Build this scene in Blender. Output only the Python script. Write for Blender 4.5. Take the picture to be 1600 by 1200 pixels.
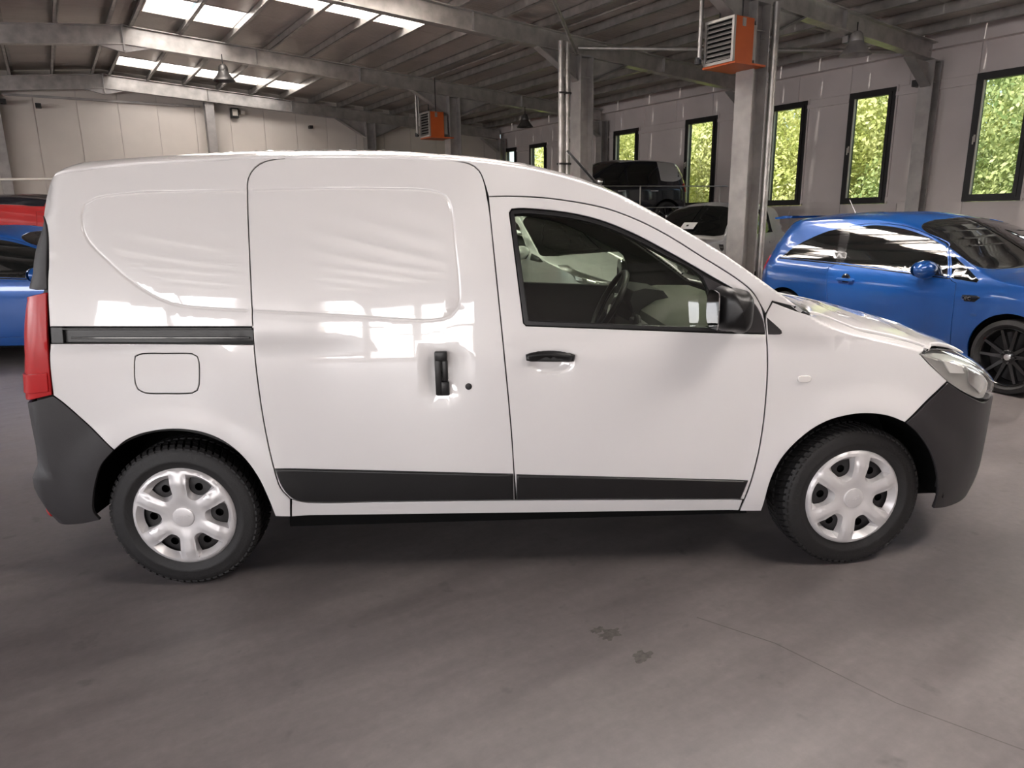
import bpy, bmesh, math, random
import numpy as np
from mathutils import Vector, Matrix
from mathutils.geometry import delaunay_2d_cdt
for _o in list(bpy.data.objects): bpy.data.objects.remove(_o)
S = bpy.context.scene
COL = S.collection
rnd = random.Random(7)
EXPOSURE = 1.08; SUN_W = 4.6; SKY_W = 34.; GATE_W = 13.; LWIN_W = 15.; RWIN_ADDED_W = 7.       # stops, and watts per square metre of opening
FLOOR_COL = (.165, .146, .143)
# ---------------------------------------------------------------- camera
cam_d = bpy.data.cameras.new('camera'); cam_o = bpy.data.objects.new('camera', cam_d); COL.objects.link(cam_o)
CAM = Vector((1.27846, -3.57640, 1.50707))
def cam_axes(yaw, pitch, roll):
    f0 = Vector((-math.sin(yaw), math.cos(yaw), 0)); r0 = Vector((math.cos(yaw), math.sin(yaw), 0)); u0 = Vector((0, 0, 1))
    f = f0 * math.cos(pitch) - u0 * math.sin(pitch); u = u0 * math.cos(pitch) + f0 * math.sin(pitch)
    return r0 * math.cos(roll) + u * math.sin(roll), u * math.cos(roll) - r0 * math.sin(roll), f
_r, _u, _f = cam_axes(-.032590861, .23690151, -.0150093158)
cam_o.matrix_world = Matrix(((_r.x, _u.x, -_f.x, CAM.x), (_r.y, _u.y, -_f.y, CAM.y), (_r.z, _u.z, -_f.z, CAM.z), (0, 0, 0, 1)))
cam_d.sensor_width = 36; cam_d.lens = 1093.05 * 36 / 1600; cam_d.clip_end = 500; cam_d.clip_start = .05
S.camera = cam_o
# the hall: b runs across it, a along it, measured from below the camera
HA = math.radians(30.99095); HO = Vector((CAM.x, CAM.y, 0))
HB = Vector((math.cos(HA), math.sin(HA), 0)); HAV = Vector((-math.sin(HA), math.cos(HA), 0))
def H(a, b, z=0.): return HO + HAV * a + HB * b + Vector((0, 0, z))
# ---------------------------------------------------------------- light
S.view_settings.view_transform = 'Standard'; S.view_settings.look = 'None'
S.view_settings.exposure = EXPOSURE; S.view_settings.gamma = 1; S.view_settings.use_curve_mapping = False
wd = bpy.data.worlds.new('sky'); S.world = wd; wd.use_nodes = True
_n = wd.node_tree.nodes; _l = wd.node_tree.links
_sky = _n.new('ShaderNodeTexSky'); _sky.sky_type = 'NISHITA'; _sky.sun_disc = False
_sky.sun_elevation = math.radians(48); _sky.sun_rotation = math.radians(200); _sky.dust_density = 3; _sky.air_density = 1
_n['Background'].inputs[1].default_value = .22
_l.new(_sky.outputs[0], _n['Background'].inputs[0])
def area(name, a, b, z, sx, sy, power, direction, color=(1, .955, .945)):
    d = bpy.data.lights.new(name, 'AREA'); d.shape = 'RECTANGLE'; d.size = sx; d.size_y = sy; d.energy = power; d.color = color
    o = bpy.data.objects.new(name, d); COL.objects.link(o); o.location = H(a, b, z)
    if direction == 'down': o.rotation_euler = (0, 0, HA)
    elif direction == 'a': o.rotation_euler = (math.pi / 2, 0, HA)                # shines along +a
    elif direction == '-b': o.rotation_euler = (math.pi / 2, 0, HA + math.pi / 2) # shines along -b
    elif direction == 'b': o.rotation_euler = (math.pi / 2, 0, HA - math.pi / 2)  # shines along +b
    return o
sun_d = bpy.data.lights.new('sun', 'SUN'); sun_d.energy = SUN_W; sun_d.angle = math.radians(2); sun_d.color = (1, .95, .86)
sun_o = bpy.data.objects.new('sun', sun_d); COL.objects.link(sun_o)
sun_o.rotation_euler = Vector((.62, .42, -.85)).to_track_quat('-Z', 'Y').to_euler()
# daylight lamps at the roof lights, the last an unseen strip added as fill: (a0, a1, b0, b1)
SKYLIGHTS = [(19.4, 20.42, 1.95, 6.32), (14.0, 15.2, 2.0, 3.55), (11.9, 12.95, 1.95, 6.32), (8.2, 9.2, 1.95, 6.32), (3.2, 4.2, 1.95, 6.32), (-1.6, -.6, 1.95, 6.32), (-1.6, -.6, 9.4, 12.7)]
def roof_z(b): return 5.03 - .063 * (b - 1.7) if b > 1.7 else 5.03 - .10 * (1.7 - b)
SKY_F = (.34, .38, .9, 2.0, 1.2, 1.3, 2.6)                                # lamp factor per strip, set to balance the hall's light; far ones lowered
for _i, (a0, a1, b0, b1) in enumerate(SKYLIGHTS):
    area('skylight_and_fill_lamp', (a0 + a1) / 2, (b0 + b1) / 2, roof_z((b0 + b1) / 2) + .42, b1 - b0, a1 - a0, SKY_F[_i] * SKY_W * (a1 - a0) * (b1 - b0), 'down')
# daylight through the glazed gates behind the photographer and the windows of the long wall
GATES = [(-9.2, -4.9)]                # b range in the wall at a = -7.5
LWIN = [(-5.5, -2.5), (-1.2, 1.8), (3.1, 6.1), (7.4, 10.4), (11.7, 14.7)]
for b0, b1 in GATES:
    area('gate_daylight', -7.75, (b0 + b1) / 2, 1.95, b1 - b0, 3.3, GATE_W * (b1 - b0) * 3.3, 'a', (1, .962, .975))
for a0, a1 in LWIN:
    area('window_and_fill_lamp', (a0 + a1) / 2, -9.75, 2.55, a1 - a0, 1.9, LWIN_W * (a1 - a0) * 1.9, 'b', (1, .962, .975))
RWIN_ADDED = [(-6.1, -5.1), (-3.8, -2.8), (-1.5, -.5), (.8, 1.8), (3.1, 4.1)]           # unseen right-wall windows, added to light the right side of the hall
for a0, a1 in RWIN_ADDED:
    area('window_and_fill_lamp', (a0 + a1) / 2, 13.68, 2.66, a1 - a0 - .2, 1.85, RWIN_ADDED_W * (a1 - a0) * 1.9, '-b', (1, .97, .94))
S.cycles.max_bounces = 6; S.cycles.diffuse_bounces = 4; S.cycles.glossy_bounces = 3; S.cycles.transmission_bounces = 4; S.cycles.transparent_max_bounces = 8
S.cycles.use_adaptive_sampling = True; S.cycles.adaptive_threshold = .08; S.cycles.caustics_reflective = False; S.cycles.caustics_refractive = False
# ---------------------------------------------------------------- materials
M = {}
def mat(name, col, rough=.5, metal=0., spec=.5, coat=0., bump=0., bscale=40., var=0., vscale=3., trans=None):
    m = bpy.data.materials.new(name); m.use_nodes = True; n = m.node_tree.nodes; l = m.node_tree.links
    p = n['Principled BSDF']; p.inputs['Base Color'].default_value = (*col, 1); p.inputs['Roughness'].default_value = rough
    p.inputs['Metallic'].default_value = metal; p.inputs['Specular IOR Level'].default_value = spec
    p.inputs['Coat Weight'].default_value = coat; p.inputs['Coat Roughness'].default_value = .03
    tc = n.new('ShaderNodeTexCoord')
    if var:
        t = n.new('ShaderNodeTexNoise'); t.inputs['Scale'].default_value = vscale; t.inputs['Detail'].default_value = 6
        l.new(tc.outputs['Object'], t.inputs['Vector'])
        r = n.new('ShaderNodeMapRange'); r.inputs[1].default_value = .3; r.inputs[2].default_value = .7
        r.inputs[3].default_value = 1 - var; r.inputs[4].default_value = 1 + var
        l.new(t.outputs[0], r.inputs[0])
        x = n.new('ShaderNodeMix'); x.data_type = 'RGBA'; x.blend_type = 'MULTIPLY'; x.inputs[0].default_value = 1
        x.inputs[6].default_value = (*col, 1); l.new(r.outputs[0], x.inputs[7]); l.new(x.outputs[2], p.inputs['Base Color'])
    if bump:
        t = n.new('ShaderNodeTexNoise'); t.inputs['Scale'].default_value = bscale; t.inputs['Detail'].default_value = 4
        l.new(tc.outputs['Object'], t.inputs['Vector'])
        b = n.new('ShaderNodeBump'); b.inputs['Strength'].default_value = bump; b.inputs['Distance'].default_value = .01
        l.new(t.outputs[0], b.inputs['Height']); l.new(b.outputs[0], p.inputs['Normal'])
    M[name] = m; return m
def glass(name, tint, refl=1.0):
    m = bpy.data.materials.new(name); m.use_nodes = True; n = m.node_tree.nodes; l = m.node_tree.links
    n.remove(n['Principled BSDF'])
    t = n.new('ShaderNodeBsdfTransparent'); t.inputs[0].default_value = (*tint, 1)
    g = n.new('ShaderNodeBsdfGlossy'); g.inputs['Roughness'].default_value = .01; g.inputs[0].default_value = (refl, refl, refl, 1)
    f = n.new('ShaderNodeLayerWeight'); f.inputs[0].default_value = .5            # Schlick, the same from both sides of the pane
    p5 = n.new('ShaderNodeMath'); p5.operation = 'POWER'; p5.inputs[1].default_value = 5.; l.new(f.outputs['Facing'], p5.inputs[0])
    ma = n.new('ShaderNodeMath'); ma.operation = 'MULTIPLY_ADD'; ma.inputs[1].default_value = .95; ma.inputs[2].default_value = .05; l.new(p5.outputs[0], ma.inputs[0])
    x = n.new('ShaderNodeMixShader'); l.new(ma.outputs[0], x.inputs[0]); l.new(t.outputs[0], x.inputs[1]); l.new(g.outputs[0], x.inputs[2])
    l.new(x.outputs[0], n['Material Output'].inputs[0]); M[name] = m; return m
mat('white_paint', (.82, .80, .80), .28, coat=1.); M['white_paint'].node_tree.nodes['Principled BSDF'].inputs['Coat IOR'].default_value = 1.75
mat('blue_paint', (.005, .075, .31), .3, metal=.25, coat=1.)
mat('silver_paint', (.62, .61, .60), .32, metal=.35, coat=1.)
mat('pale_silver_paint', (.62, .63, .62), .34, metal=.4, coat=1.)
mat('black_paint', (.006, .007, .012), .25, coat=1.)
mat('red_paint', (.40, .012, .012), .3, coat=1.)
mat('grey_roof_paint', (.5, .49, .48), .3, metal=.3, coat=1.)
mat('bumper_plastic', (.024, .0215, .023), .55, bump=.12, bscale=400)
mat('black_plastic', (.010, .0095, .010), .36, bump=.06, bscale=300)
mat('gloss_black', (.008, .008, .009), .15, coat=.6)
mat('liner_black', (.006, .006, .006), .9, spec=.1)
mat('rubber', (.012, .011, .0115), .62, bump=.15, bscale=120, var=.15, vscale=9)
mat('hubcap_silver', (.70, .68, .685), .34, metal=.3)
mat('steel_dark', (.035, .033, .034), .5, metal=.3)
mat('chrome', (.8, .8, .8), .08, metal=1.)
mat('mirror_glass', (.85, .87, .9), .02, metal=1.)
mat('red_lens', (.45, .010, .012), .30, spec=.3); mat('lamp_metal', (.12, .115, .11), .4, metal=.6)
mat('interior_grey', (.10, .10, .085), .75, bump=.1, bscale=200)
mat('interior_dark', (.022, .022, .022), .7, bump=.1, bscale=200)
mat('dark_glass', (.006, .007, .007), .03, spec=.6, coat=1.)
mat('lamp_silver', (.50, .49, .47), .3, metal=.35)
mat('galvanised', (.46, .44, .42), .38, metal=.75, bump=.06, bscale=20, var=.22, vscale=5)
mat('galvanised_dull', (.40, .38, .365), .5, metal=.5, bump=.06, bscale=20, var=.18, vscale=4)
mat('wall_panel', (.70, .64, .58), .5, bump=.03, bscale=60, var=.05, vscale=1.5)
mat('wall_grey', (.66, .60, .58), .55, bump=.03, bscale=60, var=.05, vscale=1.5)
mat('frame_black', (.012, .011, .011), .45)
mat('heater_orange', (.52, .10, .018), .45, var=.08)
mat('heater_grille', (.42, .40, .38), .4, metal=.6)
mat('cream_plastic', (.6, .55, .48), .5); mat('white_lens', (.80, .77, .75), .2, coat=1.)
mat('paper', (.8, .79, .77), .7)
mat('bark', (.10, .07, .045), .9, bump=.5, bscale=30)
mat('grass_ground', (.16, .20, .05), .95, var=.3, vscale=2)
glass('van_glass', (.62, .68, .60)); glass('window_glass', (.93, .96, .95)); glass('clear_lens', (.93, .94, .93))
# leaves let some light through
def leaf(name, col, col2):
    m = bpy.data.materials.new(name); m.use_nodes = True; n = m.node_tree.nodes; l = m.node_tree.links
    p = n['Principled BSDF']; p.inputs['Roughness'].default_value = .5
    t = n.new('ShaderNodeTexNoise'); t.inputs['Scale'].default_value = 1.3; t.inputs['Detail'].default_value = 5
    tc = n.new('ShaderNodeTexCoord'); l.new(tc.outputs['Object'], t.inputs['Vector'])
    r = n.new('ShaderNodeValToRGB'); r.color_ramp.elements[0].position = .36; r.color_ramp.elements[1].position = .66
    r.color_ramp.elements[0].color = (*col, 1); r.color_ramp.elements[1].color = (*col2, 1)
    l.new(t.outputs[0], r.inputs[0]); l.new(r.outputs[0], p.inputs['Base Color'])
    tr = n.new('ShaderNodeBsdfTranslucent'); l.new(r.outputs[0], tr.inputs[0])
    x = n.new('ShaderNodeMixShader'); x.inputs[0].default_value = .4
    l.new(p.outputs[0], x.inputs[1]); l.new(tr.outputs[0], x.inputs[2]); l.new(x.outputs[0], n['Material Output'].inputs[0]); M[name] = m
leaf('leaf_bright', (.40, .44, .12), (.84, .82, .40)); leaf('leaf_deep', (.20, .28, .09), (.60, .64, .28))
# translucent roof light sheet
def sheet():
    m = bpy.data.materials.new('skylight_sheet'); m.use_nodes = True; n = m.node_tree.nodes; l = m.node_tree.links
    n.remove(n['Principled BSDF'])
    t = n.new('ShaderNodeBsdfTransparent'); t.inputs[0].default_value = (.95, .93, .90, 1)
    g = n.new('ShaderNodeBsdfTranslucent'); g.inputs[0].default_value = (.9, .88, .85, 1)
    x = n.new('ShaderNodeMixShader'); x.inputs[0].default_value = .35
    l.new(t.outputs[0], x.inputs[1]); l.new(g.outputs[0], x.inputs[2]); l.new(x.outputs[0], n['Material Output'].inputs[0]); M['skylight_sheet'] = m
sheet()
def floor_mat():
    m = mat('concrete', (.14, .12, .115), .4); n = m.node_tree.nodes; l = m.node_tree.links; p = n['Principled BSDF']
    tc = n.new('ShaderNodeTexCoord')
    def noise(sc, det, rough=.6, stretch=None):
        t = n.new('ShaderNodeTexNoise'); t.inputs['Scale'].default_value = sc; t.inputs['Detail'].default_value = det; t.inputs['Roughness'].default_value = rough
        if stretch:
            mp = n.new('ShaderNodeMapping'); mp.inputs['Scale'].default_value = stretch; mp.inputs['Rotation'].default_value = (0, 0, .5)
            l.new(tc.outputs['Object'], mp.inputs[0]); l.new(mp.outputs[0], t.inputs['Vector'])
        else: l.new(tc.outputs['Object'], t.inputs['Vector'])
        return t
    def rng(src, a, b, c, d):
        r = n.new('ShaderNodeMapRange'); r.inputs[1].default_value = a; r.inputs[2].default_value = b; r.inputs[3].default_value = c; r.inputs[4].default_value = d
        l.new(src, r.inputs[0]); return r.outputs[0]
    def mul(a, b):
        x = n.new('ShaderNodeMath'); x.operation = 'MULTIPLY'; l.new(a, x.inputs[0]); l.new(b, x.inputs[1]); return x.outputs[0]
    big = noise(.55, 6); streak = noise(1.6, 8, .65, (1, 5, 1)); fine = noise(22, 8, .7); spot = noise(7, 3)
    v = mul(rng(big.outputs[0], .3, .7, .80, 1.18), rng(streak.outputs[0], .35, .7, .86, 1.16))
    v = mul(v, rng(fine.outputs[0], .3, .75, .88, 1.12))
    v = mul(v, rng(spot.outputs[0], .26, .36, .72, 1.0))
    mx = n.new('ShaderNodeMix'); mx.data_type = 'RGBA'; mx.blend_type = 'MULTIPLY'; mx.inputs[0].default_value = 1
    mx.inputs[6].default_value = (*FLOOR_COL, 1); l.new(v, mx.inputs[7]); l.new(mx.outputs[2], p.inputs['Base Color'])
    l.new(rng(streak.outputs[0], .3, .7, .34, .52), p.inputs['Roughness'])
    b = n.new('ShaderNodeBump'); b.inputs['Strength'].default_value = .10; b.inputs['Distance'].default_value = .01
    l.new(fine.outputs[0], b.inputs['Height']); l.new(b.outputs[0], p.inputs['Normal'])
floor_mat()
def ribbed(name, col, scale):
    m = mat(name, col, .36, metal=.35, var=.12, vscale=.8); n = m.node_tree.nodes; l = m.node_tree.links; p = n['Principled BSDF']
    tc = n.new('ShaderNodeTexCoord'); w = n.new('ShaderNodeTexWave'); w.bands_direction = 'Y'; w.inputs['Scale'].default_value = scale
    l.new(tc.outputs['Object'], w.inputs['Vector']); b = n.new('ShaderNodeBump'); b.inputs['Strength'].default_value = .25; b.inputs['Distance'].default_value = .01
    l.new(w.outputs[0], b.inputs['Height']); l.new(b.outputs[0], p.inputs['Normal'])
ribbed('roof_sheet', (.58, .53, .49), 4.)
# ---------------------------------------------------------------- helpers
def put(name, verts, faces, m, parent=None, smooth=False, normals=None):
    me = bpy.data.meshes.new(name)
    me.from_pydata([tuple(map(float, v)) for v in verts], [], [tuple(map(int, f)) for f in faces])
    if smooth or normals is not None: me.polygons.foreach_set('use_smooth', [True] * len(me.polygons))
    if normals is not None: me.normals_split_custom_set_from_vertices([tuple(map(float, q)) for q in normals])
    if m: me.materials.append(M[m])
    o = bpy.data.objects.new(name, me); COL.objects.link(o)
    if parent is not None: o.parent = parent
    return o
def share(name, src, parent, loc=(0, 0, 0), rot=(0, 0, 0), scale=(1, 1, 1)):
    o = bpy.data.objects.new(name, src.data); COL.objects.link(o); o.parent = parent
    o.location = loc; o.rotation_euler = rot; o.scale = scale; return o
def empty(name, loc=(0, 0, 0), rz=0.):
    o = bpy.data.objects.new(name, None); COL.objects.link(o); o.location = loc; o.rotation_euler = (0, 0, rz)
    o.empty_display_size = .2; return o
def tag(o, label=None, cat=None, group=None, kind=None):
    if label: o['label'] = label
    if cat: o['category'] = cat
    if group: o['group'] = group
    if kind: o['kind'] = kind
    return o
class MB:
    def __init__(s): s.v = []; s.f = []
    def add(s, v, f):
        k = len(s.v); s.v += [tuple(map(float, q)) for q in v]; s.f += [tuple(int(i) + k for i in q) for q in f]; return s
    def box(s, lo, hi, bev=0.):
        bm = bmesh.new(); bmesh.ops.create_cube(bm, size=1.)
        for v in bm.verts: v.co = Vector([lo[i] + (v.co[i] + .5) * (hi[i] - lo[i]) for i in range(3)])
        if bev: bmesh.ops.bevel(bm, geom=bm.edges[:], offset=bev, segments=2, affect='EDGES', profile=.5)
        return s.bm(bm)
    def bm(s, bm):
        bm.verts.ensure_lookup_table(); bm.verts.index_update()
        s.add([v.co[:] for v in bm.verts], [[v.index for v in f.verts] for f in bm.faces]); bm.free(); return s
    def tube(s, pts, r, n=10, caps=True):
        pts = [Vector(p) for p in pts]; rr = r if isinstance(r, (list, tuple)) else [r] * len(pts); rings = []
        up = None
        for i, p in enumerate(pts):
            t = (pts[min(i + 1, len(pts) - 1)] - pts[max(i - 1, 0)]).normalized()
            if up is None: up = t.orthogonal().normalized()
            up = (up - t * up.dot(t)).normalized(); sd = t.cross(up)
            rings.append([p + (up * math.cos(2 * math.pi * k / n) + sd * math.sin(2 * math.pi * k / n)) * rr[i] for k in range(n)])
        v = [q for ring in rings for q in ring]
        f = [(i * n + k, i * n + (k + 1) % n, (i + 1) * n + (k + 1) % n, (i + 1) * n + k) for i in range(len(pts) - 1) for k in range(n)]
        if caps: f += [tuple(range(n))[::-1], tuple((len(pts) - 1) * n + k for k in range(n))]
        return s.add(v, f)
    def lathe(s, prof, n=48, axis='y', closed=False):
        """prof: (radius, height along the axis)"""
        v = []; f = []; m = len(prof)
        for k in range(n):
            c_, s_ = math.cos(2 * math.pi * k / n), math.sin(2 * math.pi * k / n)
            for r, h in prof: v.append((r * c_, h, r * s_) if axis == 'y' else (r * c_, r * s_, h))
        for k in range(n):
            for i in range(m if closed else m - 1):
                a = k * m + i; b = k * m + (i + 1) % m; c_ = ((k + 1) % n) * m + (i + 1) % m; d = ((k + 1) % n) * m + i
                f.append((a, b, c_, d))
        return s.add(v, f)
    def prism(s, poly, lo, hi, axis='y'):
        """extrude a polygon in the (x, z) plane along y, or another plane along axis"""
        n = len(poly)
        if axis == 'y': v = [(p[0], lo, p[1]) for p in poly] + [(p[0], hi, p[1]) for p in poly]
        elif axis == 'x': v = [(lo, p[0], p[1]) for p in poly] + [(hi, p[0], p[1]) for p in poly]
        else: v = [(p[0], p[1], lo) for p in poly] + [(p[0], p[1], hi) for p in poly]
        f = [tuple(range(n)), tuple(range(2 * n - 1, n - 1, -1))] + [(i, i + n, (i + 1) % n + n, (i + 1) % n) for i in range(n)]
        return s.add(v, f)
    def build(s, name, m, parent=None, smooth=False, fix=True):
        o = put(name, s.v, s.f, m, parent)
        if fix:
            bm = bmesh.new(); bm.from_mesh(o.data); bmesh.ops.recalc_face_normals(bm, faces=bm.faces[:]); bm.to_mesh(o.data); bm.free()
        if smooth:
            o.data.polygons.foreach_set('use_smooth', [True] * len(o.data.polygons))
            o.data.set_sharp_from_angle(angle=math.radians(38))
        return o
def text_mesh(txt, size, depth):
    cu = bpy.data.curves.new('lettering', 'FONT'); cu.body = txt; cu.size = size; cu.extrude = depth; cu.align_x = 'CENTER'; cu.align_y = 'CENTER'
    t = bpy.data.objects.new('lettering', cu); COL.objects.link(t)
    dg = bpy.context.evaluated_depsgraph_get(); me = bpy.data.meshes.new_from_object(t.evaluated_get(dg))
    bpy.data.objects.remove(t); bpy.data.curves.remove(cu); return me
# ---------------------------------------------------------------- vehicle body surface
def pchip(tab):
    """smooth monotone curve through (x, y) pairs, as a numpy function"""
    X = np.array([t[0] for t in tab], float); Y = np.array([t[1] for t in tab], float)
    h = np.diff(X); dl = np.diff(Y) / h
    m = np.zeros(len(X))
    for i in range(1, len(X) - 1):
        if dl[i - 1] * dl[i] > 0:
            w1 = 2 * h[i] + h[i - 1]; w2 = h[i] + 2 * h[i - 1]
            m[i] = (w1 + w2) / (w1 / dl[i - 1] + w2 / dl[i])
    m[0] = dl[0]; m[-1] = dl[-1]
    def f(x):
        x = np.clip(np.asarray(x, float), X[0], X[-1])
        i = np.clip(np.searchsorted(X, x) - 1, 0, len(X) - 2)
        t = (x - X[i]) / h[i]; t2 = t * t; t3 = t2 * t
        return ((2*t3 - 3*t2 + 1) * Y[i] + (t3 - 2*t2 + t) * h[i] * m[i]
                + (-2*t3 + 3*t2) * Y[i+1] + (t3 - t2) * h[i] * m[i+1])
    return f

class Body:
    """half width W(x, z) of a car body: x forward from the rear axle, z up"""
    def __init__(s, st, zt, zs, xf, xr, Lf=.75, Lr=.22, nf=2.6, nr=2.4, cap=2.4, capa=1.5, extra=None):
        s.st = pchip(st); s.zt = pchip(zt); s.zs = pchip(zs); s.xf = pchip(xf); s.xr = pchip(xr)
        s.Lf, s.Lr, s.nf, s.nr, s.cap, s.capa, s.extra = Lf, Lr, nf, nr, cap, capa, extra
    def base(s, x, z):
        x = np.asarray(x, float); z = np.asarray(z, float)
        zs = s.zs(x); zt = np.maximum(s.zt(x), zs + .004)
        w = s.st(np.minimum(z, zs))
        q = np.clip((z - zs) / (zt - zs), 0, 1)
        w = w * (1 - q ** s.capa) ** (1 / s.cap)
        d = np.clip((s.xf(z) - x) / s.Lf, 0, 1); w = w * (1 - (1 - d) ** s.nf) ** .5
        d = np.clip((x - s.xr(z)) / s.Lr, 0, 1); w = w * (1 - (1 - d) ** s.nr) ** .5
        return w
    def W(s, x, z):
        w = s.base(x, z)
        if s.extra is not None:
            w = w + s.extra(np.asarray(x, float), np.asarray(z, float)) * np.clip(w * 4, 0, 1)
        return w
    def to_p(s, x, z):
        x = np.asarray(x, float); z = np.asarray(z, float)
        xf = s.xf(z); xr = s.xr(z)
        d = np.clip(xf - x, 0, None); t = np.where(d < s.Lf, xf - np.sqrt(s.Lf * d), x)
        d = np.clip(x - xr, 0, None); t = np.where(d < s.Lr, xr + np.sqrt(s.Lr * d), t)
        zt = s.zt(x); zs = s.zs(x); L = np.maximum(zt - zs, .004)
        p = np.where(z > zs, zt - np.sqrt(L * np.clip(zt - z, 0, None)), z)
        return t, p
    def from_p(s, t, p):
        x = np.array(t, float); z = np.array(p, float)
        for _ in range(5):
            xf = s.xf(z); xr = s.xr(z)
            x = np.where(t > xf - s.Lf, xf - np.clip(xf - t, 0, None) ** 2 / s.Lf, t)
            x = np.where(t < xr + s.Lr, xr + np.clip(t - xr, 0, None) ** 2 / s.Lr, x)
            zt = s.zt(x); zs = s.zs(x); L = np.maximum(zt - zs, .004)
            z = np.where(p > zs, zt - np.clip(zt - p, 0, None) ** 2 / L, p)
        return x, z
    def normal(s, x, z, e=.0015):
        wx = (s.W(x + e, z) - s.W(x - e, z)) / (2 * e)
        wz = (s.W(x, z + e) - s.W(x, z - e)) / (2 * e)
        n = np.stack([-wx, np.ones_like(wx), -wz], -1)
        return n / np.linalg.norm(n, axis=1)[:, None]

def in_poly(px, pz, poly):
    poly = np.asarray(poly, float); inside = np.zeros(len(px), bool); j = len(poly) - 1
    for i in range(len(poly)):
        xi, zi = poly[i]; xj, zj = poly[j]
        c = (zi > pz) != (zj > pz)
        inside ^= c & (px < (xj - xi) * (pz - zi) / (zj - zi + 1e-12) + xi)
        j = i
    return inside

def seg_dist(px, pz, poly, closed=True):
    poly = np.asarray(poly, float); best = np.full(np.shape(px), 1e9)
    n = len(poly)
    for i in range(n if closed else n - 1):
        a = poly[i]; b = poly[(i + 1) % n]; ab = b - a; L2 = ab @ ab + 1e-12
        t = np.clip(((px - a[0]) * ab[0] + (pz - a[1]) * ab[1]) / L2, 0, 1)
        best = np.minimum(best, np.hypot(px - a[0] - t * ab[0], pz - a[1] - t * ab[1]))
    return best

def smooth_poly(pts, step=.02, ang=38, closed=True):
    """resample a polygon, rounding through gentle points and keeping sharp corners"""
    P = np.asarray(pts, float); n = len(P); out = []
    def corner(i):
        if not closed and i in (0, n - 1): return True
        a = P[i] - P[i - 1]; b = P[(i + 1) % n] - P[i]
        c = (a @ b) / (np.linalg.norm(a) * np.linalg.norm(b) + 1e-12)
        return np.degrees(np.arccos(np.clip(c, -1, 1))) > ang
    cor = [corner(i) for i in range(n)]
    for i in range(n if closed else n - 1):
        p1 = P[i]; p2 = P[(i + 1) % n]
        p0 = 2 * p1 - p2 if cor[i] else P[i - 1]
        p3 = 2 * p2 - p1 if cor[(i + 1) % n] else P[(i + 2) % n]
        L = np.linalg.norm(p2 - p1); k = max(1, int(math.ceil(L / step)))
        l0 = np.linalg.norm(p1 - p0) + 1e-9; l2 = np.linalg.norm(p3 - p2) + 1e-9
        m1 = (p2 - p0) / (l0 + L) * L; m2 = (p3 - p1) / (L + l2) * L
        for q in range(k):
            t = q / k; t2 = t*t; t3 = t2*t
            out.append((2*t3-3*t2+1)*p1 + (t3-2*t2+t)*m1 + (-2*t3+3*t2)*p2 + (t3-t2)*m2)
    if not closed: out.append(P[-1])
    return np.array(out)
VAN_TABLES = dict(
    st=[(.10,.77),(.25,.825),(.32,.845),(.45,.862),(.6,.872),(.75,.876),(.9,.874),(1.0,.868),(1.1,.857),(1.2,.842),(1.3,.824),(1.4,.802),(1.5,.777),(1.6,.748),(1.7,.714),(1.76,.69)],
    zt=[(-.80,1.60),(-.62,1.68),(-.5,1.742),(-.4,1.775),(-.2,1.790),(0,1.798),(.4,1.806),(.8,1.803),(1.1,1.785),(1.40,1.748),(1.52,1.722),(1.63,1.691),(1.726,1.655),(1.83,1.606),(1.92,1.556),(2.067,1.474),(2.209,1.388),(2.42,1.250),(2.60,1.135),(2.7,1.108),(2.84,1.085),(3.06,1.035),(3.28,.972),(3.46,.900),(3.56,.83),(3.62,.74),(3.66,.64),(3.71,.5)],
    zs=[(-.80,1.53),(-.6,1.63),(-.5,1.663),(-.396,1.683),(-.27,1.70),(0,1.722),(.4,1.736),(.79,1.734),(1.135,1.72),(1.385,1.691),(1.59,1.645),(1.77,1.585),(1.919,1.513),(2.034,1.45),(2.208,1.345),(2.327,1.262),(2.472,1.158),(2.6,1.07),(2.7,1.03),(2.95,.965),(3.1,.92),(3.3,.848),(3.47,.765),(3.58,.67),(3.65,.55),(3.72,.40)],
    xf=[(.10,3.62),(.20,3.655),(.28,3.67),(.40,3.68),(.5,3.68),(1.2,3.68)],
    xr=[(.20,-.63),(.28,-.675),(.34,-.71),(.44,-.735),(.50,-.73),(.545,-.70),(.62,-.69),(.775,-.69),(.955,-.675),(1.116,-.655),(1.234,-.635),(1.375,-.603),(1.525,-.565),(1.62,-.548),(1.69,-.525),(1.74,-.49),(1.78,-.44),(1.85,-.35)])
VAN_TABLES['nf'] = 3.1
HUBS = ((0., .305), (2.81, .305))
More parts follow.
